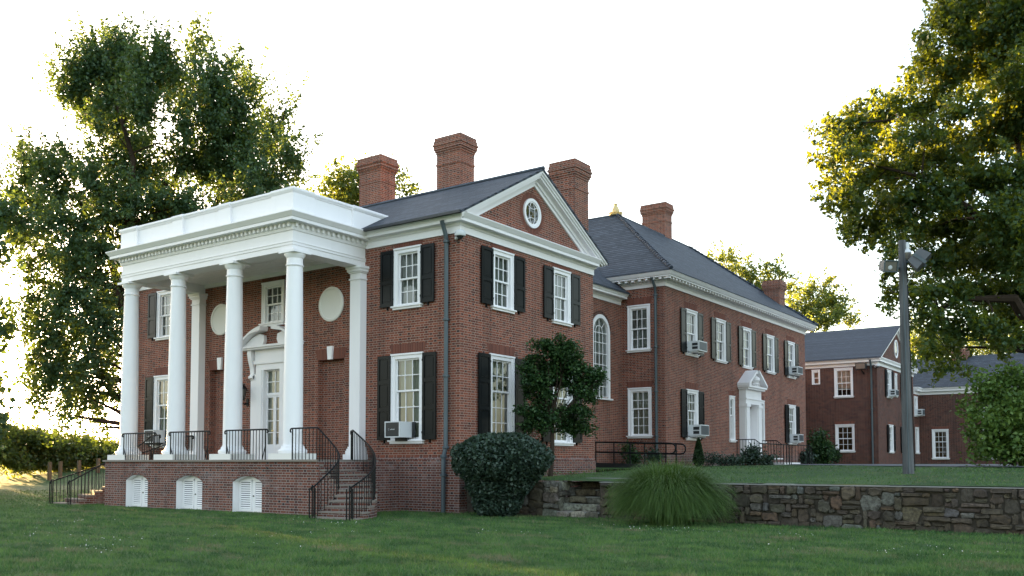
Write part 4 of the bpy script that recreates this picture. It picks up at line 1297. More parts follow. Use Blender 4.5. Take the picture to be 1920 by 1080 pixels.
for lx, nm in ((-8.80, "black framed wall lantern left of the portico door"), (-6.33, "black framed wall lantern right of the portico door, mostly behind a column")):
    o = thing("wall_lantern", nm, "lantern", (lx, 0, 3.2), "lanterns beside the portico door")
    m = MB()
    m.box(FX, lx - .05, lx + .05, 3.18, 3.42, 0, .03)
    m.tube([FX(lx, 3.26, .02), FX(lx, 3.22, .12), FX(lx, 3.28, .24), FX(lx, 3.36, .25)], .018, 8)
    m.lathe(FX(lx, 3.26, .10), [(.0, -.03), (.04, 0), (0, .03)], 10)
    m.build("bracket", M['iron'], o, True)
    m = MB()
    for i in range(6):
        t = math.pi * i / 3
        m.tube([FX(lx, 0, .25) + Vector((.085 * math.cos(t), .085 * math.sin(t), 3.38)), FX(lx, 0, .25) + Vector((.15 * math.cos(t), .15 * math.sin(t), 3.72))], .011, 5)
    m.lathe(FX(lx, 0, .25), [(.0, 3.36), (.09, 3.36), (.09, 3.385), (0.02, 3.385)], 6)
    m.lathe(FX(lx, 0, .25), [(.165, 3.715), (.17, 3.735), (.10, 3.83), (.04, 3.88), (.035, 3.93), (.015, 3.96), (.0, 4.0)], 6)
    m.build("frame", M['iron'], o)
    m = MB(); m.lathe(FX(lx, 0, .25), [(.078, 3.39), (.142, 3.71)], 6)
    m.build("lantern_pane", M['frosted'], o)

def dome_camera(loc, d, label):
    o = thing("security_camera", label, "camera", loc)
    L = Vector(loc); d = Vector(d).normalized()
    m = MB()
    m.tube([L, L + d * .22 + Vector((0, 0, .03))], .06, 10)
    m.lathe(L + d * .26, [(.14, -.0), (.155, .03), (.15, .12), (.10, .16), (0, .17)], 18)
    m.build("housing", M['plastic'], o, True)
    m = MB(); m.lathe(L + d * .26, [(.0, -.085), (.05, -.075), (.085, -.03), (.095, .0)], 16)
    m.build("dome", M['panel_dark'], o, True)
    m = MB(); m.tube([L + Vector((-.02, -.01, .0)), L + Vector((-.01, -.08, -.10)), L + d * .1 + Vector((0, -.03, -.11)), L + d * .2 + Vector((0, 0, -.02))], .01, 5)
    m.build("cable", M['iron'], o)
dome_camera((-.10, -.02, 7.47), (.9, -.5, 0), "white dome security camera under the cornice at the near brick corner")
dome_camera((AX - .1, AY - .05, 7.15), (.7, -.7, 0), "white dome security camera at the annex corner beside its downspout")
o = thing("wall_floodlight", "dark wall floodlight under the annex eave above its blind covered window", "floodlight", FA(.5, 7.0, 0))
m = MB(); m.tube([FA(.55, 6.75, 0), FA(.55, 6.85, .2), FA(.5, 7.0, .35)], .035, 8); m.build("bracket", M['iron'], o)
m = MB(); m.box(FA, .2, .82, 7.0, 7.38, .30, .62); m.build("lamp_housing", M['panel_dark'], o)
m = MB(); m.box(FA, .25, .77, 7.04, 7.34, .62, .63); m.build("lens", M['frosted'], o)

# ------------------------------------------------------------------ railings
def railing(name, label, path, h=.82, spacing=.125, rail_r=.022, bal_r=.0115, scroll=True, group="black iron railings", brace=True, mid=None, cat="railing"):
    P = [Vector(p) for p in path]
    o = thing(name, label, cat, P[0], group)
    L = [0]
    for i in range(1, len(P)): L.append(L[-1] + (P[i] - P[i - 1]).length)
    top = [p + Vector((0, 0, h)) for p in P]
    if scroll:
        for end, nxt in ((0, 1), (-1, -2)):
            d = (top[end] - top[nxt]); d.z = 0; d.normalize()
            sc = [top[end] + d * .05 + Vector((0, 0, -.004)), top[end] + d * .085 + Vector((0, 0, -.03)), top[end] + d * .09 + Vector((0, 0, -.075)), top[end] + d * .06 + Vector((0, 0, -.095))]
            top = (sc[::-1] + top) if end == 0 else (top + sc)
    m = MB(); m.tube(top, rail_r, 8); m.build("top_rail", M['iron'], o, True)
    n = max(1, round(L[-1] / spacing))
    for i in range(n + 1):
        p = polyline_at(P, i / n)
        r = bal_r * (1.7 if i in (0, n) else 1)
        m = MB(); m.tube([p + Vector((0, 0, -.02)), p + Vector((0, 0, h - .005))], r, 5)
        m.build("post" if i in (0, n) else "baluster", M['iron'], o)
    if brace:
        d = (P[1] - P[0]).normalized(); e = (P[-2] - P[-1]).normalized()
        m = MB(); m.tube([P[0] + Vector((0, 0, h * .5)), P[0] + d * .13 + Vector((0, 0, 0))], .013, 5); m.build("brace", M['iron'], o)
        m = MB(); m.tube([P[-1] + Vector((0, 0, h * .5)), P[-1] + e * .13 + Vector((0, 0, 0))], .013, 5); m.build("brace", M['iron'], o)
    return o
ry = -2.96
names = ["black iron railing between the two leftmost white columns", "black iron railing between the two middle white columns", "black iron railing across the terrace in front of the glazed door"]
for (x0, x1), nm in zip(((-11.05, -9.45), (-8.62, -6.85), (-6.0, -4.35)), names):
    railing("iron_railing", nm, [(x0, ry, 1.42), (x1, ry, 1.42)])
def stair_path(P, z0=1.42, z1=-.06):
    n = len(P) - 1
    return [(p.x, p.y, z0 + (z1 - z0) * i / n) for i, p in enumerate(P)]
def shrink(P, Q, f): return [p.lerp(q, f) for p, q in zip(P, Q)]
def with_newels(o, P, h=.82):
    for q in (P[-1],):
        q = Vector(q)
        for dx in (-.10, .0, .10):
            m = MB(); m.tube([q + Vector((dx, -.06, -.05)), q + Vector((dx, -.06, h - (.0 if dx == 0 else .04)))], .017, 6); m.build("newel_post", M['iron'], o)
        m = MB(); m.lathe(q + Vector((0, -.06, h)), [(.0, -.03), (.035, 0), (.0, .05)], 10); m.build("newel_cap", M['iron'], o, True)
p = [(-3.25, -2.98, 1.42), (-2.8, -2.98, 1.42)] + stair_path(shrink(IN_R, OUT_R, .05))
with_newels(railing("iron_railing", "curved black handrail on the inner side of the brick stair", p, brace=False), p)
p = [(-3.35, -.72, 1.42), (-3.15, -.85, 1.42)] + stair_path(shrink(OUT_R, IN_R, .05))
with_newels(railing("iron_railing", "long curved black handrail on the outer side of the brick stair, by the house wall", p, brace=False), p)
p = [(-11.3, -1.55, 1.42)] + stair_path(shrink(IN_L, OUT_L, .05), z1=-.08)
with_newels(railing("iron_railing", "black stair railing at the far end of the terrace, beside the brick wall", p, brace=False), p)
p = [(-11.3, -.3, 1.42)] + stair_path(shrink(OUT_L, IN_L, .05), z1=-.08)
with_newels(railing("iron_railing", "leftmost black stair railing, rising from the lawn to the terrace", p, brace=False), p)
# stoop railings
for yy, nm in ((21.52, "black iron stoop railing on the near side of the white side door"), (24.42, "black iron stoop railing past the white side door, by the last window")):
    p = [(-.70, yy, 1.55), (.15, yy, 1.55), (.42, yy, 1.36), (1.75, yy, 1.28)]
    with_newels(railing("iron_railing", nm, p, h=.85, spacing=.14, brace=False, scroll=False), p, .85)
# ramp rails
for yy, x0, x1, nm in ((10.45, -1.85, 1.22, "black ramp handrail nearest the lawn with a rounded end loop"), (11.65, -1.75, 1.05, "black ramp handrail set behind the other one")):
    o = thing("ramp_handrail", nm, "handrail", (x0, yy, 1.2), "pair of ramp handrails")
    z0, z1 = 2.10, 2.02
    zt = lambda x: z0 + (z1 - z0) * (x - x0) / (x1 - x0)
    loop = [(x0, yy, zt(x0)), (x1, yy, zt(x1)), (x1 + .13, yy, zt(x1) - .03), (x1 + .20, yy, zt(x1) - .12), (x1 + .20, yy, zt(x1) - .24), (x1 + .13, yy, zt(x1) - .34), (x1, yy, zt(x1) - .37), (x0, yy, zt(x0) - .37)]
    m = MB(); m.tube(loop, .030, 8); m.build("rail", M['iron'], o, True)
    for i in range(3):
        x = x0 + .03 + (x1 - x0 - .2) * i / 2
        m = MB(); m.tube([(x, yy, 1.0), (x, yy, zt(x))], .026, 8); m.build("post", M['iron'], o)
o = thing("ramp", "low concrete ramp with dark edge along the link wall", "ramp", (-.3, 11, 1.1))
m = MB(); m.add([(-2.7, 10.4, 1.32), (1.6, 10.4, 1.20), (1.6, 11.75, 1.20), (-2.7, 11.75, 1.32)] + [(-2.7, 10.4, .9), (1.6, 10.4, .9), (1.6, 11.75, .9), (-2.7, 11.75, .9)], [(0, 1, 2, 3), (0, 4, 5, 1), (1, 5, 6, 2), (2, 6, 7, 3), (3, 7, 4, 0)])
m.build("slab", M['stone_cap'], o)
m = MB(); m.add([(-2.7, 10.36, 1.36), (1.6, 10.36, 1.24), (1.6, 10.42, 1.24), (-2.7, 10.42, 1.36), (-2.7, 10.36, .95), (1.6, 10.36, .95), (1.6, 10.42, .95), (-2.7, 10.42, .95)], [(0, 1, 2, 3), (0, 4, 5, 1), (1, 5, 6, 2), (2, 6, 7, 3), (3, 7, 4, 0)])
m.build("kerb", M['panel_dark'], o)

# ------------------------------------------------------------------ rubble retaining wall and steps
STONES = [(0.085, 0.074, 0.060), (0.070, 0.062, 0.052), (0.098, 0.084, 0.064), (0.058, 0.050, 0.044), (0.072, 0.055, 0.043), (0.064, 0.058, 0.050), (0.080, 0.072, 0.060), (0.052, 0.046, 0.040), (0.090, 0.080, 0.068), (0.075, 0.068, 0.058), (0.11, 0.12, 0.122), (0.066, 0.058, 0.048), (0.105, 0.078, 0.06), (0.062, 0.056, 0.05)]
PALE = [(0.20, 0.21, 0.205), (0.15, 0.155, 0.15), (0.24, 0.235, 0.22), (0.12, 0.115, 0.105), (0.17, 0.15, 0.12)]
def stone_mesh(name, rects, F, parent, mat, pal, depth=.10, seed=1):
    """rects: (a0,a1,b0,b1) rough stones standing proud of c=0, each with its own colour"""
    r = random.Random(seed)
    vs, fs, cols = [], [], []
    for (a0, a1, b0, b1) in rects:
        col = r.choice(pal); kf = r.uniform(.80, 1.18)
        col = tuple(min(1, x * kf * q_ * r.uniform(.93, 1.07)) for x, q_ in zip(col, (1.45, 1.34, 1.18)))
        w, h = a1 - a0, b1 - b0
        e = min(w, h) * .24
        pr = r.uniform(.01, .085)
        j = lambda s_: r.uniform(-s_, s_)
        n = 10
        ring0, ring1 = [], []
        base = [(a0 + e, b0), ((a0 + a1) / 2, b0), (a1 - e, b0), (a1, b0 + e), (a1, b1 - e), (a1 - e, b1), ((a0 + a1) / 2, b1), (a0 + e, b1), (a0, b1 - e), (a0, b0 + e)]
        ca, cb = (a0 + a1) / 2, (b0 + b1) / 2
        for (a, b) in base:
            a += j(e * .55); b += j(e * .55)
            ring0.append(F(a, b, -depth)); ring1.append((a, b))
        b_ = len(vs)
        vs += ring0
        vs += [F(a, b, pr * .45 + j(.006)) for a, b in ring1]
        vs += [F(ca + (a - ca) * .80, cb + (b - cb) * .78, pr + j(.012)) for a, b in ring1]
        vs += [F(ca + j(w * .1), cb + j(h * .1), pr + j(.015))]
        for i in range(n):
            k2 = (i + 1) % n
            fs += [(b_ + i, b_ + k2, b_ + n + k2, b_ + n + i), (b_ + n + i, b_ + n + k2, b_ + 2 * n + k2, b_ + 2 * n + i), (b_ + 2 * n + i, b_ + 2 * n + k2, b_ + 3 * n)]
        cols += [col] * (3 * n + 1)
    off = world_loc(parent)
    me = bpy.data.meshes.new(name)
    me.from_pydata([tuple(v - off) for v in vs], [], fs)
    ca_ = me.color_attributes.new("stone_colour", 'FLOAT_COLOR', 'POINT')
    ca_.data.foreach_set("color", np.array([(*c_, 1) for c_ in cols], dtype=np.float32).ravel())
    me.materials.append(mat)
    o = bpy.data.objects.new(name, me); COL.objects.link(o); o.parent = parent
    return o
def rubble(a0, a1, b0, b1, seed, big=1.0):
    """irregular stones: a jittered brick-like packing with merged and split cells"""
    r = random.Random(seed); out = []
    ch = .105 * big
    nb = max(1, round((b1 - b0) / ch)); ch = (b1 - b0) / nb
    occ = {}
    cw = .15 * big
    na = max(1, round((a1 - a0) / cw)); cw = (a1 - a0) / na
    for j in range(nb):
        for i in range(na):
            if (i, j) in occ: continue
            w = r.choice((1, 1, 2, 2, 2, 3, 3, 4)); h = r.choice((1, 1, 1, 2, 2, 3))
            if h == 3: w = max(w, 2)
            while w > 1 and (i + w > na or any((i + q, j) in occ for q in range(w))): w -= 1
            h = min(h, nb - j)
            while h > 1 and any((i + q, j + t) in occ for q in range(w) for t in range(h)): h -= 1
            for q in range(w):
                for t in range(h): occ[(i + q, j + t)] = 1
            e = .012
            jj = lambda: r.uniform(-.03, .03) * big
            x0, x1 = a0 + i * cw + e + (jj() if i else 0), a0 + (i + w) * cw - e + (jj() if i + w < na else 0)
            z0, z1 = b0 + j * ch + e * .6 + jj() * .5, b0 + (j + h) * ch - e * .6 + jj() * .5
            if x1 - x0 > .05 and z1 - z0 > .03: out.append((x0, x1, z0, z1))
    return out
WY = 0.22
FW = Fr((0, WY, 0), (1, 0, 0))
SX0, SX1 = 3.02, 4.22
RW = thing("stone_retaining_wall", "long rubble stone retaining wall holding up the upper lawn, right of the grass clump", "wall", (12, WY, 0))
m = MB(); m.box(FW, SX1, 42, -.5, .85, -.35, -.025); m.build("mortar_core", M['mortar'], RW)
stone_mesh("stone_face", rubble(SX1 + .02, 22, -.12, .84, 3, .88), FW, RW, M['stone'], STONES, seed=5)
m = MB()
x = SX1
r_ = random.Random(9)
while x < 42:
    w = r_.uniform(.35, .9); m.box(FW, x + .003, min(42, x + w) - .003, .848, .872 + r_.uniform(-.012, .008), -.36, .012 + r_.uniform(-.012, .02)); x += w
m.build("coping", M['stone_cap'], RW)
LW_ = thing("stone_wall", "short stone wall between the round shrub and the stone steps", "wall", (1.5, WY, 0))
m = MB(); m.box(FW, .08, SX0, -.5, .83, -.35, -.02); m.build("mortar_core", M['mortar'], LW_)
stone_mesh("stone_face", rubble(.10, SX0 - .45, -.12, .84, 11, 1.5), FW, LW_, M['stone'], STONES, seed=8)
stone_mesh("pale_end_stones", rubble(SX0 - .45, SX0 - .0, -.12, .86, 21, 1.35), FW, LW_, M['stone'], PALE, seed=3)
stone_mesh("end_face", rubble(0.02, 1.45, .0, .86, 23, 1.2), Fr((SX0 + .0, WY, 0), (0, 1, 0)), LW_, M['stone'], PALE, seed=13)
ST = thing("stone_steps", "five rough grey stone steps cut through the low stone wall", "steps", (3.6, WY, 0))
for i in range(5):
    z0, z1 = -.06 + i * .178, -.06 + (i + 1) * .178
    y = WY - .04 + i * .29
    m = MB(); m.box(WORLD, SX0 - .05, SX1 + .3, y + .05, y + .7, -.4, z1 - .012)
    m.build("step_core", M['mortar'], ST)
    F_ = Fr((0, y, 0), (1, 0, 0))
    rr = []; x = SX0
    while x < SX1 - .02:
        w = random.uniform(.35, .75); x1 = min(SX1, x + w)
        if SX1 - x1 < .15: x1 = SX1
        rr.append((x + .005, x1 - .005, z0 + .02, z1)); x = x1
    stone_mesh("step_stone", rr, F_, ST, M['stone'], PALE, depth=.35, seed=31 + i)
    m = MB(); m.box(WORLD, SX0, SX1, y + .0, y + .30, z1 - .03, z1 - .002); m.build("step_top", M['stone_cap'], ST)
o = tag(MB().zprism([(3.0, 1.62), (4.9, 1.5), (5.6, 2.0), (6.2, 3.0), (5.4, 3.3), (4.4, 2.5), (3.1, 2.3)], .5, .935).build("stone_path", M['stone_cap']), kind='structure')

# ------------------------------------------------------------------ light pole
PB = Vector((10.23, 5.42, 1.03)); PT = at(1691, 451, 23.5)
o = thing("light_pole", "grey weathered wooden utility pole standing on the upper lawn", "pole", PB)
m = MB(); m.tube([PB - Vector((0, 0, .3)), PB, PB.lerp(PT, .5), PT], [.142, .138, .112, .088], 20); sh = m.build("shaft", M['wood_pole'], o, True)
ax = (PT - PB).normalized()
m = MB()
side = -CF0 * .9 - CR * .3
side.normalize()
m.tube([PB + side * .15 + Vector((0, 0, .05)), PB.lerp(PT, .5) + side * .122, PB.lerp(PT, .9) + side * .10], .014, 6); m.build("conduit", M['lead'], o)
m = MB(); m.tube([PB + CR * .146 - CF0 * .05 + Vector((0, 0, .1)), PB.lerp(PT, .5) + CR * .118 - CF0 * .04, PB.lerp(PT, .93) + CR * .095 - CF0 * .03], .012, 6); m.build("conduit", M['iron'], o)
def aim_frame(c, fwd):
    f = Vector(fwd).normalized(); r = f.cross(Vector((0, 0, 1))).normalized(); u = r.cross(f)
    return lambda a, b, q: c + r * a + u * b + f * q
# floodlight facing the camera
c = at(1666, 499, 23.25)
G = aim_frame(c, -CF0 + CR * .15 - Vector((0, 0, .22)))
o = thing("pole_floodlight", "grey square floodlight facing the lawn, left of the wooden pole", "floodlight", c, "floodlights on the wooden pole")
m = MB(); m.add([G(a, b, q) for a, b, q in ((-.20, -.15, .1), (.20, -.15, .1), (.20, .15, .1), (-.20, .15, .1), (-.15, -.10, -.2), (.15, -.10, -.2), (.15, .12, -.2), (-.15, .12, -.2))], [(0, 3, 2, 1), (4, 5, 6, 7), (0, 1, 5, 4), (1, 2, 6, 5), (2, 3, 7, 6), (3, 0, 4, 7)])
for t in ((-.20, .20, .12, .15), (-.20, .20, -.15, -.12)): m.box(G, t[0], t[1], t[2], t[3], .1, .13)
for t in ((-.20, -.165), (.165, .20)): m.box(G, t[0], t[1], -.12, .12, .1, .13)
m.build("housing", M['lead'], o)
m = MB(); m.box(G, -.163, .163, -.118, .118, .101, .108); m.build("lens", M['frosted'], o)
m = MB(); m.lathe(G(.02, -.03, .109), [(.06, 0), (.05, .01), (0, .015)], 14, axis=-CF0); m.build("bulb", M['mark'], o)
m = MB(); m.tube([c + Vector((0, 0, -.02)) + CF0 * .15, at(1689, 503, 23.5)], .03, 8); m.build("arm", M['lead'], o)
# floodlight seen from its side and back
c = at(1723, 486, 23.2)
G = aim_frame(c, CR * .75 - CF0 * .35 - Vector((0, 0, .75)))
o = thing("pole_floodlight", "large dark grey floodlight tilted down on the right of the wooden pole", "floodlight", c, "floodlights on the wooden pole")
m = MB(); m.add([G(a, b, q) for a, b, q in ((-.25, -.25, .16), (.25, -.25, .16), (.25, .25, .16), (-.25, .25, .16), (-.2, -.2, -.16), (.2, -.2, -.16), (.2, .2, -.16), (-.2, .2, -.16))], [(0, 3, 2, 1), (4, 5, 6, 7), (0, 1, 5, 4), (1, 2, 6, 5), (2, 3, 7, 6), (3, 0, 4, 7)])
m.build("housing", simple("grey_housing", (0.10, 0.108, 0.12), 0.55), o)
m = MB(); m.box(G, -.22, .22, -.22, .22, .161, .168); m.build("lens", M['panel_dark'], o)
m = MB(); m.tube([c + Vector((0, 0, -.05)), at(1705, 492, 23.45), at(1693, 489, 23.5)], .035, 8); m.build("arm", M['lead'], o)
for s_ in (-1, 1): MB().box(G, .255 * s_ - .008, .255 * s_ + .008, -.04, .04, -.15, .22).build("yoke", M['lead'], o)
c = at(1700, 470, 23.5)
o = thing("area_lamp", "small white area lamp with glass bowl at the top of the wooden pole", "lamp", c)
m = MB(); m.lathe(c, [(.0, .22), (.05, .21), (.07, .10), (.06, .04), (.10, .0), (.125, -.06), (.12, -.07)], 16); m.tube([PT + Vector((0, 0, -.1)), c + Vector((-.03, -.02, .2))], .03, 6); m.build("hood", M['plastic'], o, True)
m = MB(); m.lathe(c, [(.118, -.07), (.11, -.20), (.07, -.25), (0, -.26)], 16); m.build("glass_bowl", M['frosted'], o, True)
o = MB().tube([at(1721, 497, 23.2), at(1712, 512, 23.35), at(1699, 537, 23.45)], .007, 5).build("lamp_cable", M['mark'])
tag(o, "thin pale cable from the tilted floodlight down to the pole", "cable")

# ------------------------------------------------------------------ plants by the house
def foliage_part(name, pts, size, mat, parent, up=.35, droop=0.0):
    return raw_mesh(name, leaf_faces(pts, size, up, droop), 4, mat, parent)
# round shrub
c = Vector((1.80, -.52, 0.02))
o = thing("round_shrub", "rounded dark green shrub clipped like a mushroom against the brick corner", "shrub", c)
def shell(c, r, n, bot=-1.0, thick=.16):
    d = rng.normal(size=(n * 2, 3)); d /= np.linalg.norm(d, axis=1)[:, None]
    d = d[d[:, 2] > bot][:n]
    q = 1 - rng.exponential(thick, len(d)); q = np.clip(q, .1, 1.0)
    lump = 1 + .05 * np.sin(d[:, 0] * 4 + 1) * np.sin(d[:, 1] * 5) + .035 * np.sin(d[:, 0] * 9 + d[:, 2] * 5) + .03 * np.sin(d[:, 1] * 11 + 2 * d[:, 2])
    return np.array(c) + d * (q * lump)[:, None] * np.array(r)
pts = np.concatenate([shell((c.x, c.y, 1.40), (1.33, 1.2, .70), 19000), shell((c.x - .08, c.y, .80), (.90, .82, .48), 5500), shell((c.x - .12, c.y - .03, .34), (.66, .6, .46), 6000)])
foliage_part("foliage", pts, .088, M['leaf_shrub'], o, up=.6)
m = MB()
for i in range(7):
    t = i * .9; m.tube([c + Vector((.12 * math.cos(t), .12 * math.sin(t), -.1)), c + Vector((.3 * math.cos(t), .3 * math.sin(t), .6)), c + Vector((.7 * math.cos(t), .6 * math.sin(t), 1.3))], [.04, .03, .01], 5)
m.build("stem", M['bark'], o)
# small tree against the gable wall
SMT = [(1046, 638, 7, 12), (1020, 650, 20, 9), (1004, 645, 9, 6), (1060, 650, 22, 8), (1040, 664, 26, 10), (1000, 672, 14, 8), (1062, 672, 26, 10), (1020, 690, 34, 14), (1060, 694, 30, 14), (985, 692, 14, 10), (1090, 694, 16, 9), (1108, 702, 18, 9), (1122, 709, 10, 5), (982, 714, 14, 9), (1004, 716, 26, 12), (1048, 716, 24, 9), (1086, 716, 26, 12), (1108, 718, 12, 8), (992, 736, 14, 9), (1016, 740, 14, 9), (1092, 738, 16, 12), (1074, 732, 10, 8), (1104, 748, 10, 7), (1006, 752, 10, 8),
       (978, 772, 12, 7), (995, 770, 18, 8), (1020, 766, 20, 9), (1046, 772, 18, 8), (1072, 768, 22, 9), (1094, 776, 14, 8), (1008, 788, 22, 9), (1036, 786, 20, 8), (1064, 790, 20, 9), (1090, 794, 16, 8), (992, 800, 14, 8), (1016, 802, 16, 7), (1076, 806, 18, 8), (1100, 808, 12, 7), (1050, 802, 12, 6), (1030, 700, 20, 20)]
o = thing("small_tree", "small dark green leafy tree growing against the gable wall above the round shrub", "tree", (1.50, 2.2, .93))
el = px_ells([(a_ + (4 if b_ < 760 else 0), b_, c_ * 1.02, d_ * 1.05) for a_, b_, c_, d_ in SMT], 26.0, .35, 4)
foliage_part("crown", clump_points(el, 27000, 34, .085, .5), .085, M['leaf_maple'], o, up=.7)
m = MB(); rt = Vector((1.50, 2.2, .85)); fk = at(1036, 790, 26)
m.tube([rt, rt.lerp(fk, .5) + Vector((.03, 0, 0)), fk, at(1046, 700, 26)], [.075, .065, .05, .02], 8)
limbs(m, fk, el, .055, None, .008, .15)
m.build("trunk", M['bark'], o, True)
# ornamental grass
gc = Vector((6.62, -.95, -.02))
o = thing("ornamental_grass", "large rounded clump of fine ornamental grass in front of the stone wall", "grass clump", gc)
N = 19000
th = rng.uniform(0, 2 * math.pi, N); rr0 = np.sqrt(rng.uniform(0, 1, N)) * .38
cph = rng.uniform(-.42, 1, N); sph = np.sqrt(1 - cph ** 2); ext = rng.uniform(.70, 1.05, N)
dirh = np.stack([np.cos(th), np.sin(th), np.zeros(N)], 1)
base = np.stack([gc.x + rr0 * np.cos(th), gc.y + rr0 * np.sin(th), np.full(N, gc.z)], 1)
lop = 1 + .07 * np.sin(th * 2 + 1) + .05 * np.sin(th * 5)
G0 = np.array([gc.x, gc.y, gc.z])
tip = G0 + dirh * (1.34 * sph * ext * lop)[:, None] + np.array([0, 0, 1.0]) * (.44 + .92 * cph * ext * lop)[:, None] + rng.normal(0, .06, (N, 3))
ctl = G0 + dirh * (1.34 * sph * ext * lop * .62)[:, None] + np.array([0, 0, 1.0]) * ((1.14 + .36 * cph) * ext)[:, None] + rng.normal(0, .08, (N, 3))
tip[:, 2] = np.maximum(tip[:, 2], gc.z + .03)
th2 = th + rng.normal(0, .6, N)
sidev = np.stack([-np.sin(th2), np.cos(th2), np.zeros(N)], 1)
segs = 7; w0 = rng.uniform(.004, .0085, N)
P = []
for s_ in range(segs + 1):
    t_ = s_ / segs
    P.append(base * (1 - t_) ** 2 + ctl * 2 * t_ * (1 - t_) + tip * t_ ** 2)
# keep each blade one connected island
V = np.concatenate([np.stack([P[s_] - sidev * ((w0 * (1 - s_ / segs) + .0012)[:, None]), P[s_] + sidev * ((w0 * (1 - s_ / segs) + .0012)[:, None])], 1) for s_ in range(segs + 1)], 1)
def strips(name, V, rows, mat, parent=None):
    n = len(V); off = np.array(world_loc(parent))
    me = bpy.data.meshes.new(name)
    me.vertices.add(n * rows * 2); me.vertices.foreach_set("co", (V.reshape(-1, 3) - off).astype(np.float32).ravel())
    b_ = (np.arange(n) * rows * 2)[:, None, None]
    q = np.array([[2 * s_, 2 * s_ + 1, 2 * s_ + 3, 2 * s_ + 2] for s_ in range(rows - 1)])[None]
    idx = (b_ + q).astype(np.int32).ravel(); nf = n * (rows - 1)
    me.loops.add(nf * 4); me.loops.foreach_set("vertex_index", idx)
    me.polygons.add(nf); me.polygons.foreach_set("loop_start", np.arange(0, nf * 4, 4, dtype=np.int32)); me.polygons.foreach_set("loop_total", np.full(nf, 4, dtype=np.int32))
    me.materials.append(mat); me.update(calc_edges=True)
    ob = bpy.data.objects.new(name, me); COL.objects.link(ob); ob.parent = parent
    return ob
strips("blades", V, segs + 1, M['reed'], o)

def bush(name, label, cat, spec, d, total, size, mat, base, sub=30, sig=.15, spread=.3, group=None, stem=True, droop=0.0, up=.4):
    o = thing(name, label, cat, base, group)
    el = px_ells(spec, d, spread, 3)
    foliage_part("foliage", clump_points(el, total, sub, sig, .5, droop), size, mat, o, up=up)
    if stem:
        m = MB(); limbs(m, Vector(base), el, .06, None, .008, .1); m.build("stem", M['bark'], o)
    return o
b = at(1310, 868, 37.6); b.z = 1.2
o = thing("cypress", "small pointed dark green cypress under a ground floor air conditioner", "cypress", b)
n = 5000; tz = rng.uniform(0, 1, n) ** 1.3; th = rng.uniform(0, 6.283, n); rad = (.27 * (1 - tz) ** .75 * (.4 + .6 * np.minimum(1, tz * 6)) + .01) * np.sqrt(rng.uniform(.5, 1, n))
foliage_part("foliage", np.stack([b.x + rad * np.cos(th), b.y + rad * np.sin(th), b.z + .03 + tz * 1.12], 1), .075, M['leaf_cypress'], o, up=.1)
m = MB(); m.tube([b, b + Vector((0, 0, .9))], [.04, .01], 6); m.build("trunk", M['bark'], o)
bush("rose_bush", "loose leafy rose bush in front of the white side door", "bush", [(1406, 856, 10, 10), (1416, 848, 6, 9), (1400, 864, 12, 5), (1420, 862, 8, 7), (1409, 843, 4, 7)], 39.5, 1300, .12, M['leaf_shrub'], at(1406, 872, 39.5))
bush("low_plant", "low green plant under the downspout behind the ramp handrails", "plant", [(1228, 858, 9, 9), (1226, 852, 5, 8)], 36.2, 600, .10, M['leaf_shrub'], at(1228, 868, 36.2))
bush("low_plant", "dark low plant against the link wall behind the handrail posts", "plant", [(1186, 856, 10, 10), (1178, 846, 6, 10)], 36.9, 700, .10, M['leaf_maple'], at(1184, 868, 36.9))
bush("flower_bed", "row of low leafy plants between the cypress and the side door", "plants", [(1338, 863, 8, 4), (1358, 866, 9, 3), (1374, 863, 8, 5), (1328, 862, 4, 5), (1388, 865, 7, 4)], 38.2, 1300, .09, M['leaf_shrub'], at(1355, 869, 38.2))
bush("low_plant", "small green plant between the stoop railing posts", "plant", [(1440, 862, 10, 8), (1432, 866, 8, 5)], 41.5, 500, .12, M['leaf_shrub'], at(1438, 870, 41.5))
bush("dark_shrub", "tall dark shrub in the corner between the long block and the annex", "shrub", [(1535, 835, 18, 22), (1530, 852, 20, 16), (1545, 848, 14, 20), (1536, 818, 8, 12)], 54, 3500, .16, M['leaf_maple'], at(1536, 868, 54), spread=.5, sig=.2)
bush("low_plant", "low green bush at the foot of the dark shrub beside the corner", "plant", [(1515, 860, 14, 8), (1508, 855, 8, 8)], 50.5, 900, .14, M['leaf_shrub'], at(1513, 869, 50.5))
bush("clipped_cone", "small dark clipped cone shrub under the annex window", "shrub", [(1566, 858, 6, 10), (1566, 850, 4, 8)], 55.5, 900, .12, M['leaf_cypress'], at(1566, 869, 55.5), spread=.1, sig=.12, stem=False)
BUSH0 = [(1850, 720, 30, 20), (1890, 715, 30, 25), (1930, 720, 40, 40), (1870, 745, 40, 25), (1830, 768, 26, 20), (1905, 770, 50, 40), (1850, 795, 40, 28), (1822, 812, 18, 14), (1890, 825, 55, 35), (1840, 838, 28, 16), (1835, 852, 22, 10), (1930, 830, 50, 50), (1960, 770, 50, 60), (1905, 850, 50, 14), (1868, 715, 16, 14), (1812, 775, 8, 8)]
BUSH = [(a_, b_, c_ * .88, d_ * .9) for a_, b_, c_, d_ in BUSH0]
bush("leafy_bush", "large bright green bush at the right, in front of the low rear wing", "bush", BUSH, 29.0, 15000, .13, M['leaf_bush'], at(1900, 872, 29.0), spread=.5, sig=.16, droop=.2)

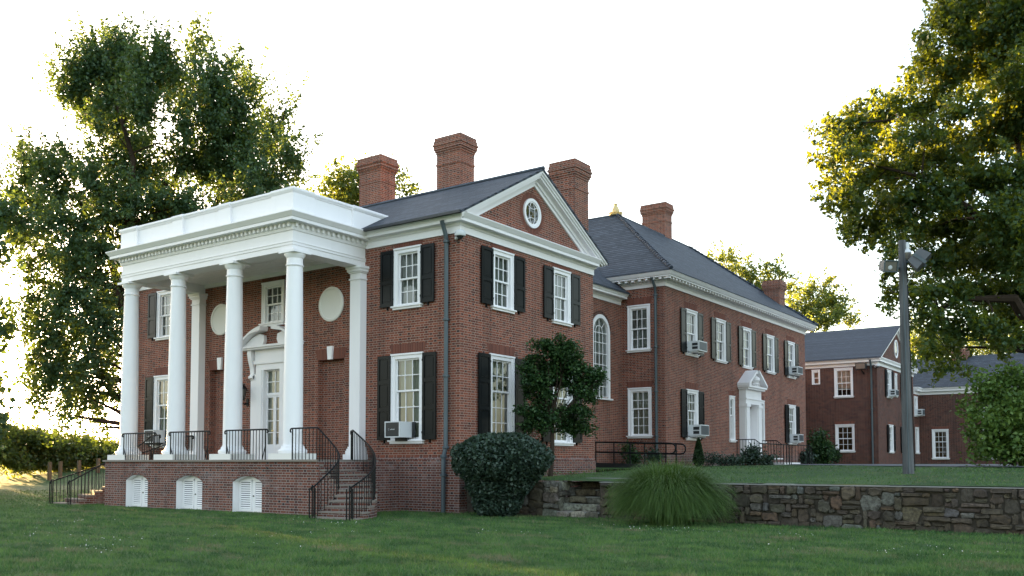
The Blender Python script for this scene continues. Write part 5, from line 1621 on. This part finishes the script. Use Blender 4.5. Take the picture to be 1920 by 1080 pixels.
# ------------------------------------------------------------------ trees
def tree(name, label, spec, d, spread, total, size, mat, base, r0, sub=50, sig=.30, group=None, droop=0.0, fork_px=None, every=1, up=.35, stems=None, spray=0.0, zk=None, shrinkf=1.0):
    o = thing(name, label, "tree", base, group)
    el = px_ells([(e[0], e[1], e[2] * shrinkf, e[3] * shrinkf, *e[4:]) for e in spec], d, spread, 11)
    foliage_part("crown", clump_points(el, total, sub, sig, .5, droop, spray, zk), size, mat, o, up=up, droop=droop * .5)
    m = MB(); B = Vector(base)
    if stems:
        for st in stems:
            P_ = [B + Vector((random.uniform(-.4, .4), random.uniform(-.4, .4), -.3))] + [at(px, py, d + dd) for px, py, dd in st]
            n = len(P_); m.tube(P_, [r0 * (1 - .9 * i / (n - 1)) ** 1.7 + .012 for i in range(n)], 8, False)
        tips = []
        for st in stems:
            P_ = [B] + [at(px, py, d + dd) for px, py, dd in st]
            tips += [(polyline_at(P_, i / 12), i / 12) for i in range(3, 13)]
        for e in el[::every]:
            t_ = Vector(e[:3])
            q, f_ = min(tips, key=lambda p_: (p_[0] - t_).length + (1.5 if p_[0].z > t_.z - .3 else 0))
            t_ = q.lerp(t_, min(1.0, 3.2 / max(.1, (t_ - q).length)))
            mid = q.lerp(t_, .5) + Vector((random.uniform(-.25, .25), random.uniform(-.25, .25), random.uniform(-.05, .3)))
            w_ = r0 * (1 - .9 * f_) ** 1.7 * .5 + .012
            m.tube([q, mid, t_], [w_, w_ * .6, .012], 5, False)
    else:
        F_ = at(*fork_px, d) if fork_px else B + Vector((0, 0, 3))
        m.tube([B - Vector((0, 0, .3)), B.lerp(F_, .5), F_], [r0 * 1.15, r0 * .9, r0 * .7], 10, False)
        limbs(m, B, el, r0 * .8, F_, .02, .5, every)
    m.build("trunk", M['bark'], o, True)
    return o
LT = [(150, 150, 42, 34), (185, 118, 30, 40), (205, 95, 20, 22), (240, 105, 34, 34), (255, 85, 10, 16), (215, 165, 50, 45), (270, 150, 45, 40), (128, 175, 28, 28), (165, 200, 40, 32), (125, 150, 18, 16), (305, 110, 24, 28), (315, 155, 34, 36), (368, 90, 12, 28), (355, 112, 22, 14), (390, 118, 16, 10), (400, 160, 55, 26), (450, 140, 22, 12), (470, 165, 26, 18), (345, 190, 34, 30),
      (210, 225, 45, 34), (185, 235, 24, 26), (265, 205, 38, 42), (160, 232, 14, 14), (400, 215, 56, 38), (455, 205, 34, 30), (480, 192, 20, 10), (345, 240, 24, 34), (410, 270, 46, 34), (460, 255, 30, 34),
      (245, 265, 30, 44), (262, 320, 34, 50), (232, 310, 26, 36), (345, 300, 22, 46), (385, 320, 36, 48), (430, 320, 40, 40), (470, 310, 28, 40), (300, 340, 24, 30), (500, 270, 22, 46), (520, 240, 14, 34), (542, 205, 8, 26), (532, 290, 18, 38), (555, 300, 10, 34), (510, 350, 40, 34), (470, 365, 40, 26), (430, 375, 40, 22), (545, 340, 18, 22),
      (60, 300, 28, 28), (90, 325, 36, 34), (52, 330, 34, 26), (28, 360, 32, 22), (12, 395, 24, 24), (128, 290, 20, 16), (145, 318, 22, 16), (110, 365, 34, 28), (70, 390, 44, 26), (40, 420, 36, 22), (170, 335, 26, 34), (200, 360, 32, 36), (160, 385, 28, 20), (205, 405, 32, 34), (115, 415, 42, 24), (165, 430, 40, 26), (75, 440, 36, 18), (28, 445, 28, 20), (250, 385, 44, 34), (300, 390, 40, 30), (350, 385, 36, 30),
      (140, 465, 48, 26), (95, 480, 40, 20), (195, 480, 30, 40), (60, 500, 28, 12), (130, 505, 44, 24), (185, 530, 32, 34), (85, 540, 34, 20), (130, 555, 44, 24), (60, 565, 30, 20), (175, 580, 36, 30), (110, 590, 44, 20), (45, 600, 18, 24), (80, 610, 32, 14), (205, 570, 18, 40), (150, 620, 44, 22), (195, 625, 24, 34), (55, 625, 10, 22), (100, 640, 40, 18),
      (85, 668, 34, 14), (60, 690, 26, 16), (125, 672, 36, 20), (175, 668, 34, 22), (205, 670, 12, 34), (105, 700, 42, 20), (50, 712, 12, 18), (150, 705, 34, 24), (190, 712, 18, 34), (90, 725, 20, 14), (122, 740, 10, 34), (116, 775, 8, 30), (126, 800, 7, 16), (165, 745, 10, 32), (180, 770, 10, 30), (188, 800, 9, 16), (152, 730, 12, 18), (205, 738, 7, 24), (70, 738, 8, 16),
      (260, 430, 50, 40), (330, 440, 50, 40), (400, 430, 50, 40), (470, 440, 45, 50), (260, 520, 40, 50), (330, 540, 40, 50), (420, 540, 50, 50), (250, 610, 30, 50), (360, 640, 50, 50)]
base = at(275, 862, 43.0); base.z = lower_z(base.x, base.y) - .1
tree("tall_tree", "very tall dark green tree with drooping branches, left behind the portico", LT, 43.0, 2.6, 215000, .15, M['leaf_dark'], base, .42, 60, .23, droop=.25, every=2, shrinkf=.72, spray=2.1, zk=([2, 6, 11, 15, 19], [-1.6, -1.2, -.3, .6, 1.1]),
     stems=[[(255, 640, 0), (205, 480, 1), (150, 380, 1), (95, 310, 0)], [(260, 620, 0), (235, 440, -1), (250, 300, -1), (215, 180, 0), (200, 110, 0)], [(250, 600, 0), (300, 420, 1), (342, 300, 1), (365, 150, 0), (368, 70, 0)], [(260, 600, 1), (380, 440, 2), (430, 320, 1), (450, 200, 0)], [(255, 640, -1), (215, 540, -1), (160, 520, -2), (110, 520, -2)], [(270, 620, 1), (420, 480, 2), (500, 330, 1), (540, 190, 1)]])
LT2 = [(-40, 420, 50, 40), (-110, 400, 60, 50), (-190, 430, 60, 60), (-60, 500, 60, 50), (-140, 500, 70, 60), (-230, 520, 60, 60), (-40, 600, 50, 50), (-120, 610, 70, 60), (-210, 630, 70, 60), (-300, 560, 60, 60), (-70, 700, 60, 50), (-160, 720, 70, 60), (-260, 720, 70, 60), (-340, 660, 60, 70), (-110, 790, 60, 40), (-200, 810, 70, 40), (-300, 800, 70, 50), (-390, 760, 60, 70), (-40, 770, 40, 40), (8, 395, 26, 26), (4, 450, 22, 24), (-40, 800, 40, 42), (-110, 812, 50, 40), (-190, 816, 50, 40), (-270, 812, 50, 40), (-340, 812, 50, 40)]  # mostly unseen tree, added to keep the low sun off the lawn
b2 = at(-230, 900, 41.0); b2.z = lower_z(b2.x, b2.y) - .1
tree("shade_edge_tree", "tree added at the left edge to shade the lawn, only a few branch ends in view", LT2, 41.0, 2.5, 40000, .30, M['leaf_dark'], b2, .40, 60, .34, droop=.25, every=2, stems=[[(-220, 700, 0), (-200, 560, 0), (-160, 440, 0)], [(-200, 720, 0), (-100, 560, 0), (-30, 420, 0)], [(-230, 720, 0), (-320, 640, 0)]])
RT = [(1795, 20, 46, 40), (1760, 45, 30, 24), (1850, 20, 60, 40), (1752, 95, 40, 30), (1800, 85, 45, 40), (1860, 80, 50, 50), (1910, 40, 40, 60), (1740, 140, 28, 22), (1785, 150, 45, 28), (1850, 150, 50, 40), (1905, 140, 40, 60), (1700, 170, 24, 16), (1660, 190, 26, 18), (1690, 215, 40, 26), (1745, 195, 36, 24), (1810, 205, 45, 26), (1640, 220, 30, 22), (1595, 215, 30, 14), (1610, 245, 40, 22), (1570, 245, 26, 18), (1555, 270, 22, 20), (1575, 290, 26, 22), (1620, 275, 40, 22), (1680, 265, 40, 28), (1735, 250, 40, 22), (1550, 295, 12, 24), (1565, 325, 18, 26), (1640, 310, 36, 24), (1600, 330, 30, 20), (1700, 310, 40, 30), (1760, 300, 45, 34), (1825, 265, 50, 40), (1885, 230, 40, 50), (1920, 240, 40, 70),
      (1565, 365, 20, 20), (1600, 370, 30, 24), (1650, 355, 36, 26), (1560, 385, 12, 14), (1590, 405, 24, 24), (1640, 400, 32, 24), (1700, 370, 40, 34), (1765, 365, 45, 40), (1830, 340, 50, 40), (1890, 330, 45, 50), (1600, 440, 24, 18), (1580, 430, 10, 18), (1640, 440, 30, 18), (1690, 430, 36, 30), (1745, 430, 40, 36), (1810, 420, 50, 40), (1880, 410, 45, 50), (1680, 470, 24, 20), (1670, 500, 18, 14), (1740, 490, 36, 34), (1800, 490, 44, 40), (1865, 480, 45, 45), (1920, 470, 40, 60), (1690, 535, 26, 20), (1672, 560, 14, 18), (1700, 570, 20, 20), (1740, 545, 30, 26), (1790, 550, 44, 32), (1850, 545, 44, 36), (1910, 550, 36, 44), (1735, 590, 24, 20), (1770, 605, 34, 22), (1825, 600, 36, 26), (1740, 625, 18, 16), (1758, 650, 24, 14), (1735, 670, 12, 12), (1790, 640, 26, 14), (1770, 685, 22, 12), (1800, 690, 16, 9), (1785, 705, 12, 8), (1850, 610, 30, 20), (1885, 600, 32, 30), (1905, 630, 26, 22), (1880, 650, 18, 10),
      (1980, 30, 60, 80), (1980, 180, 60, 80), (1985, 340, 60, 80), (1985, 480, 60, 70), (1990, 600, 50, 40), (2060, 100, 60, 90), (2060, 280, 60, 90), (2060, 440, 60, 90), (1820, -40, 70, 40), (1930, -60, 80, 60), (2030, -50, 70, 60)]
base = at(1990, 876, 31.0); base.z = upper_z(base.x, base.y) - .05
tree("broad_tree", "tall broad leafy tree with sunlit yellow green top, at the right edge", RT, 31.0, 2.0, 175000, .145, M['leaf_oak'], base, .45, 55, .19, droop=.10, every=2, spray=.8, zk=([4, 9, 16], [-.7, -.1, .3]),
     stems=[[(1985, 760, 0), (1970, 600, 0), (1925, 420, 0), (1905, 230, 0), (1880, 60, 0)], [(1985, 700, 0), (1930, 500, -1), (1830, 400, -1), (1720, 330, -1), (1600, 300, -1)], [(1980, 640, 0), (1910, 420, 1), (1800, 270, 1), (1720, 220, 0), (1620, 230, 0)], [(1985, 700, 0), (1900, 560, -1), (1800, 560, -1), (1720, 600, -1)], [(1990, 600, 0), (2020, 350, 1), (2030, 100, 1)]])
BG = [("background_tree", "leafy tree top rising behind the left chimney and portico parapet", [(610, 350, 16, 20), (640, 335, 30, 28), (655, 362, 26, 22), (700, 330, 34, 26), (740, 345, 18, 22), (742, 320, 8, 10), (765, 362, 20, 12), (785, 360, 12, 8), (690, 380, 70, 30), (630, 390, 40, 24)], 62, 9000, (680, 862)),
      ("background_tree", "thin yellow green tree behind the hipped roof between two chimneys", [(1335, 490, 20, 14), (1360, 485, 18, 16), (1385, 500, 24, 18), (1410, 515, 22, 16), (1345, 515, 26, 20), (1440, 515, 18, 12), (1470, 512, 22, 12), (1420, 545, 40, 24), (1380, 545, 40, 24), (1480, 540, 20, 14)], 72, 6500, (1400, 862)),
      ("background_tree", "bright yellow green tree behind the annex roof, left of the gable", [(1520, 545, 18, 16), (1545, 535, 20, 14), (1500, 560, 16, 16), (1530, 570, 34, 22), (1565, 565, 24, 18), (1575, 590, 26, 18), (1545, 600, 44, 20), (1595, 605, 14, 12), (1500, 595, 24, 26), (1480, 580, 14, 14)], 78, 8000, (1540, 862)),
      ("background_tree", "sunlit yellow tree glowing beyond the low rear wing roof at the right", [(1830, 640, 30, 22), (1870, 635, 30, 26), (1905, 640, 30, 24), (1850, 660, 40, 16), (1900, 665, 34, 14), (1940, 640, 30, 30), (1800, 655, 14, 14)], 84, 6000, (1880, 862)),
      ("background_tree", "dark tree showing between the light pole and the broad tree", [(1712, 640, 14, 20), (1725, 655, 18, 18), (1745, 640, 18, 22), (1715, 615, 10, 14), (1765, 650, 18, 18), (1740, 665, 24, 12)], 80, 4000, (1735, 862))]
for nm, lb, sp, d, tot, (bx, by) in BG:
    b_ = at(bx, by, d); b_.z = 1.0
    tree(nm, lb, sp, d, 1.6, int(tot * 1.1), .22, M['leaf_far'], b_, .22, 28, .24, spray=1.6, zk=([0, 30], [.2, .4]), group="trees beyond the roofs", fork_px=(bx, 700), every=1)
# hedge along the far left edge of the lawn, each clump a bush of its own
HB = [([(-20, 850, 30, 30), (10, 838, 18, 20), (25, 862, 26, 22), (2, 808, 16, 12), (32, 822, 14, 18), (18, 802, 8, 8)], 58, "leftmost sunlit bush of the row along the lawn edge"),
      ([(50, 855, 24, 24), (64, 832, 14, 14), (78, 862, 20, 20), (46, 826, 12, 16), (76, 812, 12, 10), (88, 824, 14, 12), (60, 815, 10, 10)], 60, "feathery bush with bright yellow top left of the two nearest posts"),
      ([(105, 853, 20, 20), (96, 836, 12, 9), (118, 864, 18, 14), (120, 834, 10, 12), (106, 828, 10, 10)], 61, "bush behind the nearest wooden post of the lawn edge"),
      ([(150, 848, 22, 20), (160, 832, 14, 12), (142, 860, 20, 14), (172, 858, 18, 14), (172, 840, 12, 10), (142, 836, 12, 10)], 62, "bush under the hanging strands of the tall tree"),
      ([(195, 850, 16, 16), (205, 842, 10, 10), (185, 858, 14, 10), (225, 850, 20, 16)], 63, "last bush of the row, beside the terrace column")]
for sp, d, lb in HB:
    b_ = at(sp[0][0], 884 - sp[0][0] * .07, d); b_.z = lower_z(b_.x, b_.y)
    bush("hedge_bush", lb, "bush", sp, d, 7500, .22, M['leaf_hedge'], b_, sub=35, sig=.30, spread=1.2, group="bushes along the lawn edge")
for i_, (px_, d_) in enumerate(((-118, 55), (-165, 54), (-210, 52), (-255, 51), (-320, 49), (-395, 47), (-560, 43), (-640, 41), (-730, 39), (-830, 37), (-940, 35), (-1060, 33))):  # unseen bushes added as blockers, shading the lawn from the low sun
    b_ = at(px_, 900, d_); b_.z = lower_z(b_.x, b_.y)
    hh = 868 - 4.1 * FPX / d_ * .55
    bush("hedge_bush", "unseen bush added beyond the left edge to shade the lawn", "bush", [(px_, hh + 20, 46, 48), (px_ + 22, hh - 20, 28, 34), (px_ - 24, hh - 6, 30, 34), (px_ + 5, hh + 46, 46, 34)], d_, 4200, .30, M['leaf_hedge'], b_, sub=35, sig=.34, spread=1.0, group="bushes along the lawn edge")
for px, py0, py1, d, lb in ((93, 866, 888, 54, "wooden post of the lawn edge, leftmost of the row"), (113, 865, 885, 54.5, "wooden post of the lawn edge, second from the left"), (148, 863, 879, 56, "wooden post of the lawn edge, under the hanging strands"), (184, 859, 876, 57, "wooden post of the lawn edge, closest to the terrace")):
    b_ = at(px, py1, d); b_.z = lower_z(b_.x, b_.y) - .1; t_ = at(px, py0, d)
    o = MB().box(lambda a, b, c: b_ + Vector((a, b, c)), -.085, .085, -.085, .085, 0, max(.6, t_.z - b_.z)).build("wooden_post", M['post_wood'])
    tag(o, lb, "post", "wooden posts along the lawn edge")

# ------------------------------------------------------------------ lawn blades near the camera
def scatter_blades(n, dmin, dmax, zf, keep, name, h, w, mat):
    u = rng.uniform(0, 1, n)
    d = dmin * (dmax / dmin) ** u
    px = rng.uniform(-420, 2250, n)
    lat = (px - 960) / FPX * d
    x = EYE.x + CF0.x * d + CR.x * lat; y = EYE.y + CF0.y * d + CR.y * lat
    k_ = keep(x, y); x, y, d = x[k_], y[k_], d[k_]
    z = np.array([zf(a, b) for a, b in zip(x, y)])
    n = len(x)
    tuft = np.sin(x * 3.1 + np.sin(y * 2.3) * 2) * np.sin(y * 2.7 + np.sin(x * 1.9) * 2)
    hh = h * rng.uniform(.5, 1.25, n) * (1 + .25 * tuft); ww = w * rng.uniform(.7, 1.3, n) * (d / 14) ** .5
    th = rng.uniform(0, 6.283, n)
    s_ = np.stack([np.cos(th), np.sin(th), np.zeros(n)], 1) * ww[:, None]
    le = np.stack([rng.normal(0, .5, n), rng.normal(0, .5, n), np.ones(n)], 1) * hh[:, None]
    p = np.stack([x, y, z - .01], 1)
    return tag(raw_mesh(name, np.stack([p - s_, p + s_, p + le], 1), 3, mat), "short mown lawn grass covering the foreground and the strip before the house" if 'upper' not in name else "short mown grass on the upper lawn behind the stone wall", "grass", kind='stuff')
def keep_low(x, y):
    k_ = (y < WY - .02) | ((x < -15.6) & (y < 40))
    k_ &= ~((x > -11.9) & (x < -2.1) & (y > -3.1)); k_ &= ~((x > -15.3) & (x < .05) & (y > -.05))
    return k_
scatter_blades(370000, 10.5, 42, lower_z, keep_low, "lawn_grass", .062, .0062, M['blade'])
scatter_blades(60000, 17, 45, upper_z, lambda x, y: (y > WY + .35) & (x > .1) & (y < 14) & ~((x > 2.9) & (x < 5.8) & (y < 3)) & ~((y > 12.2) & (x > 7)), "upper_lawn_grass", .05, .009, M['blade'])

# small white clover heads in loose patches
cl = []
for _ in range(26):
    d_ = random.uniform(12.5, 22); c_ = at(random.uniform(60, 1900), 1000, d_)
    if c_.y > -1.5 or (-15 < c_.x < -1 and c_.y > -4.2): continue
    n_ = random.randint(5, 18)
    cl.append(np.stack([rng.normal(c_.x, .5, n_), rng.normal(c_.y, .3, n_), np.full(n_, .055)], 1))
cl = np.concatenate(cl)
cl[:, 2] += np.array([lower_z(a, b) for a, b in cl[:, :2]])
tag(raw_mesh("clover_flowers", leaf_faces(cl, .024, 1.0), 4, M['cream']), "scattered small white clover heads in the foreground lawn", "clover", kind='stuff')
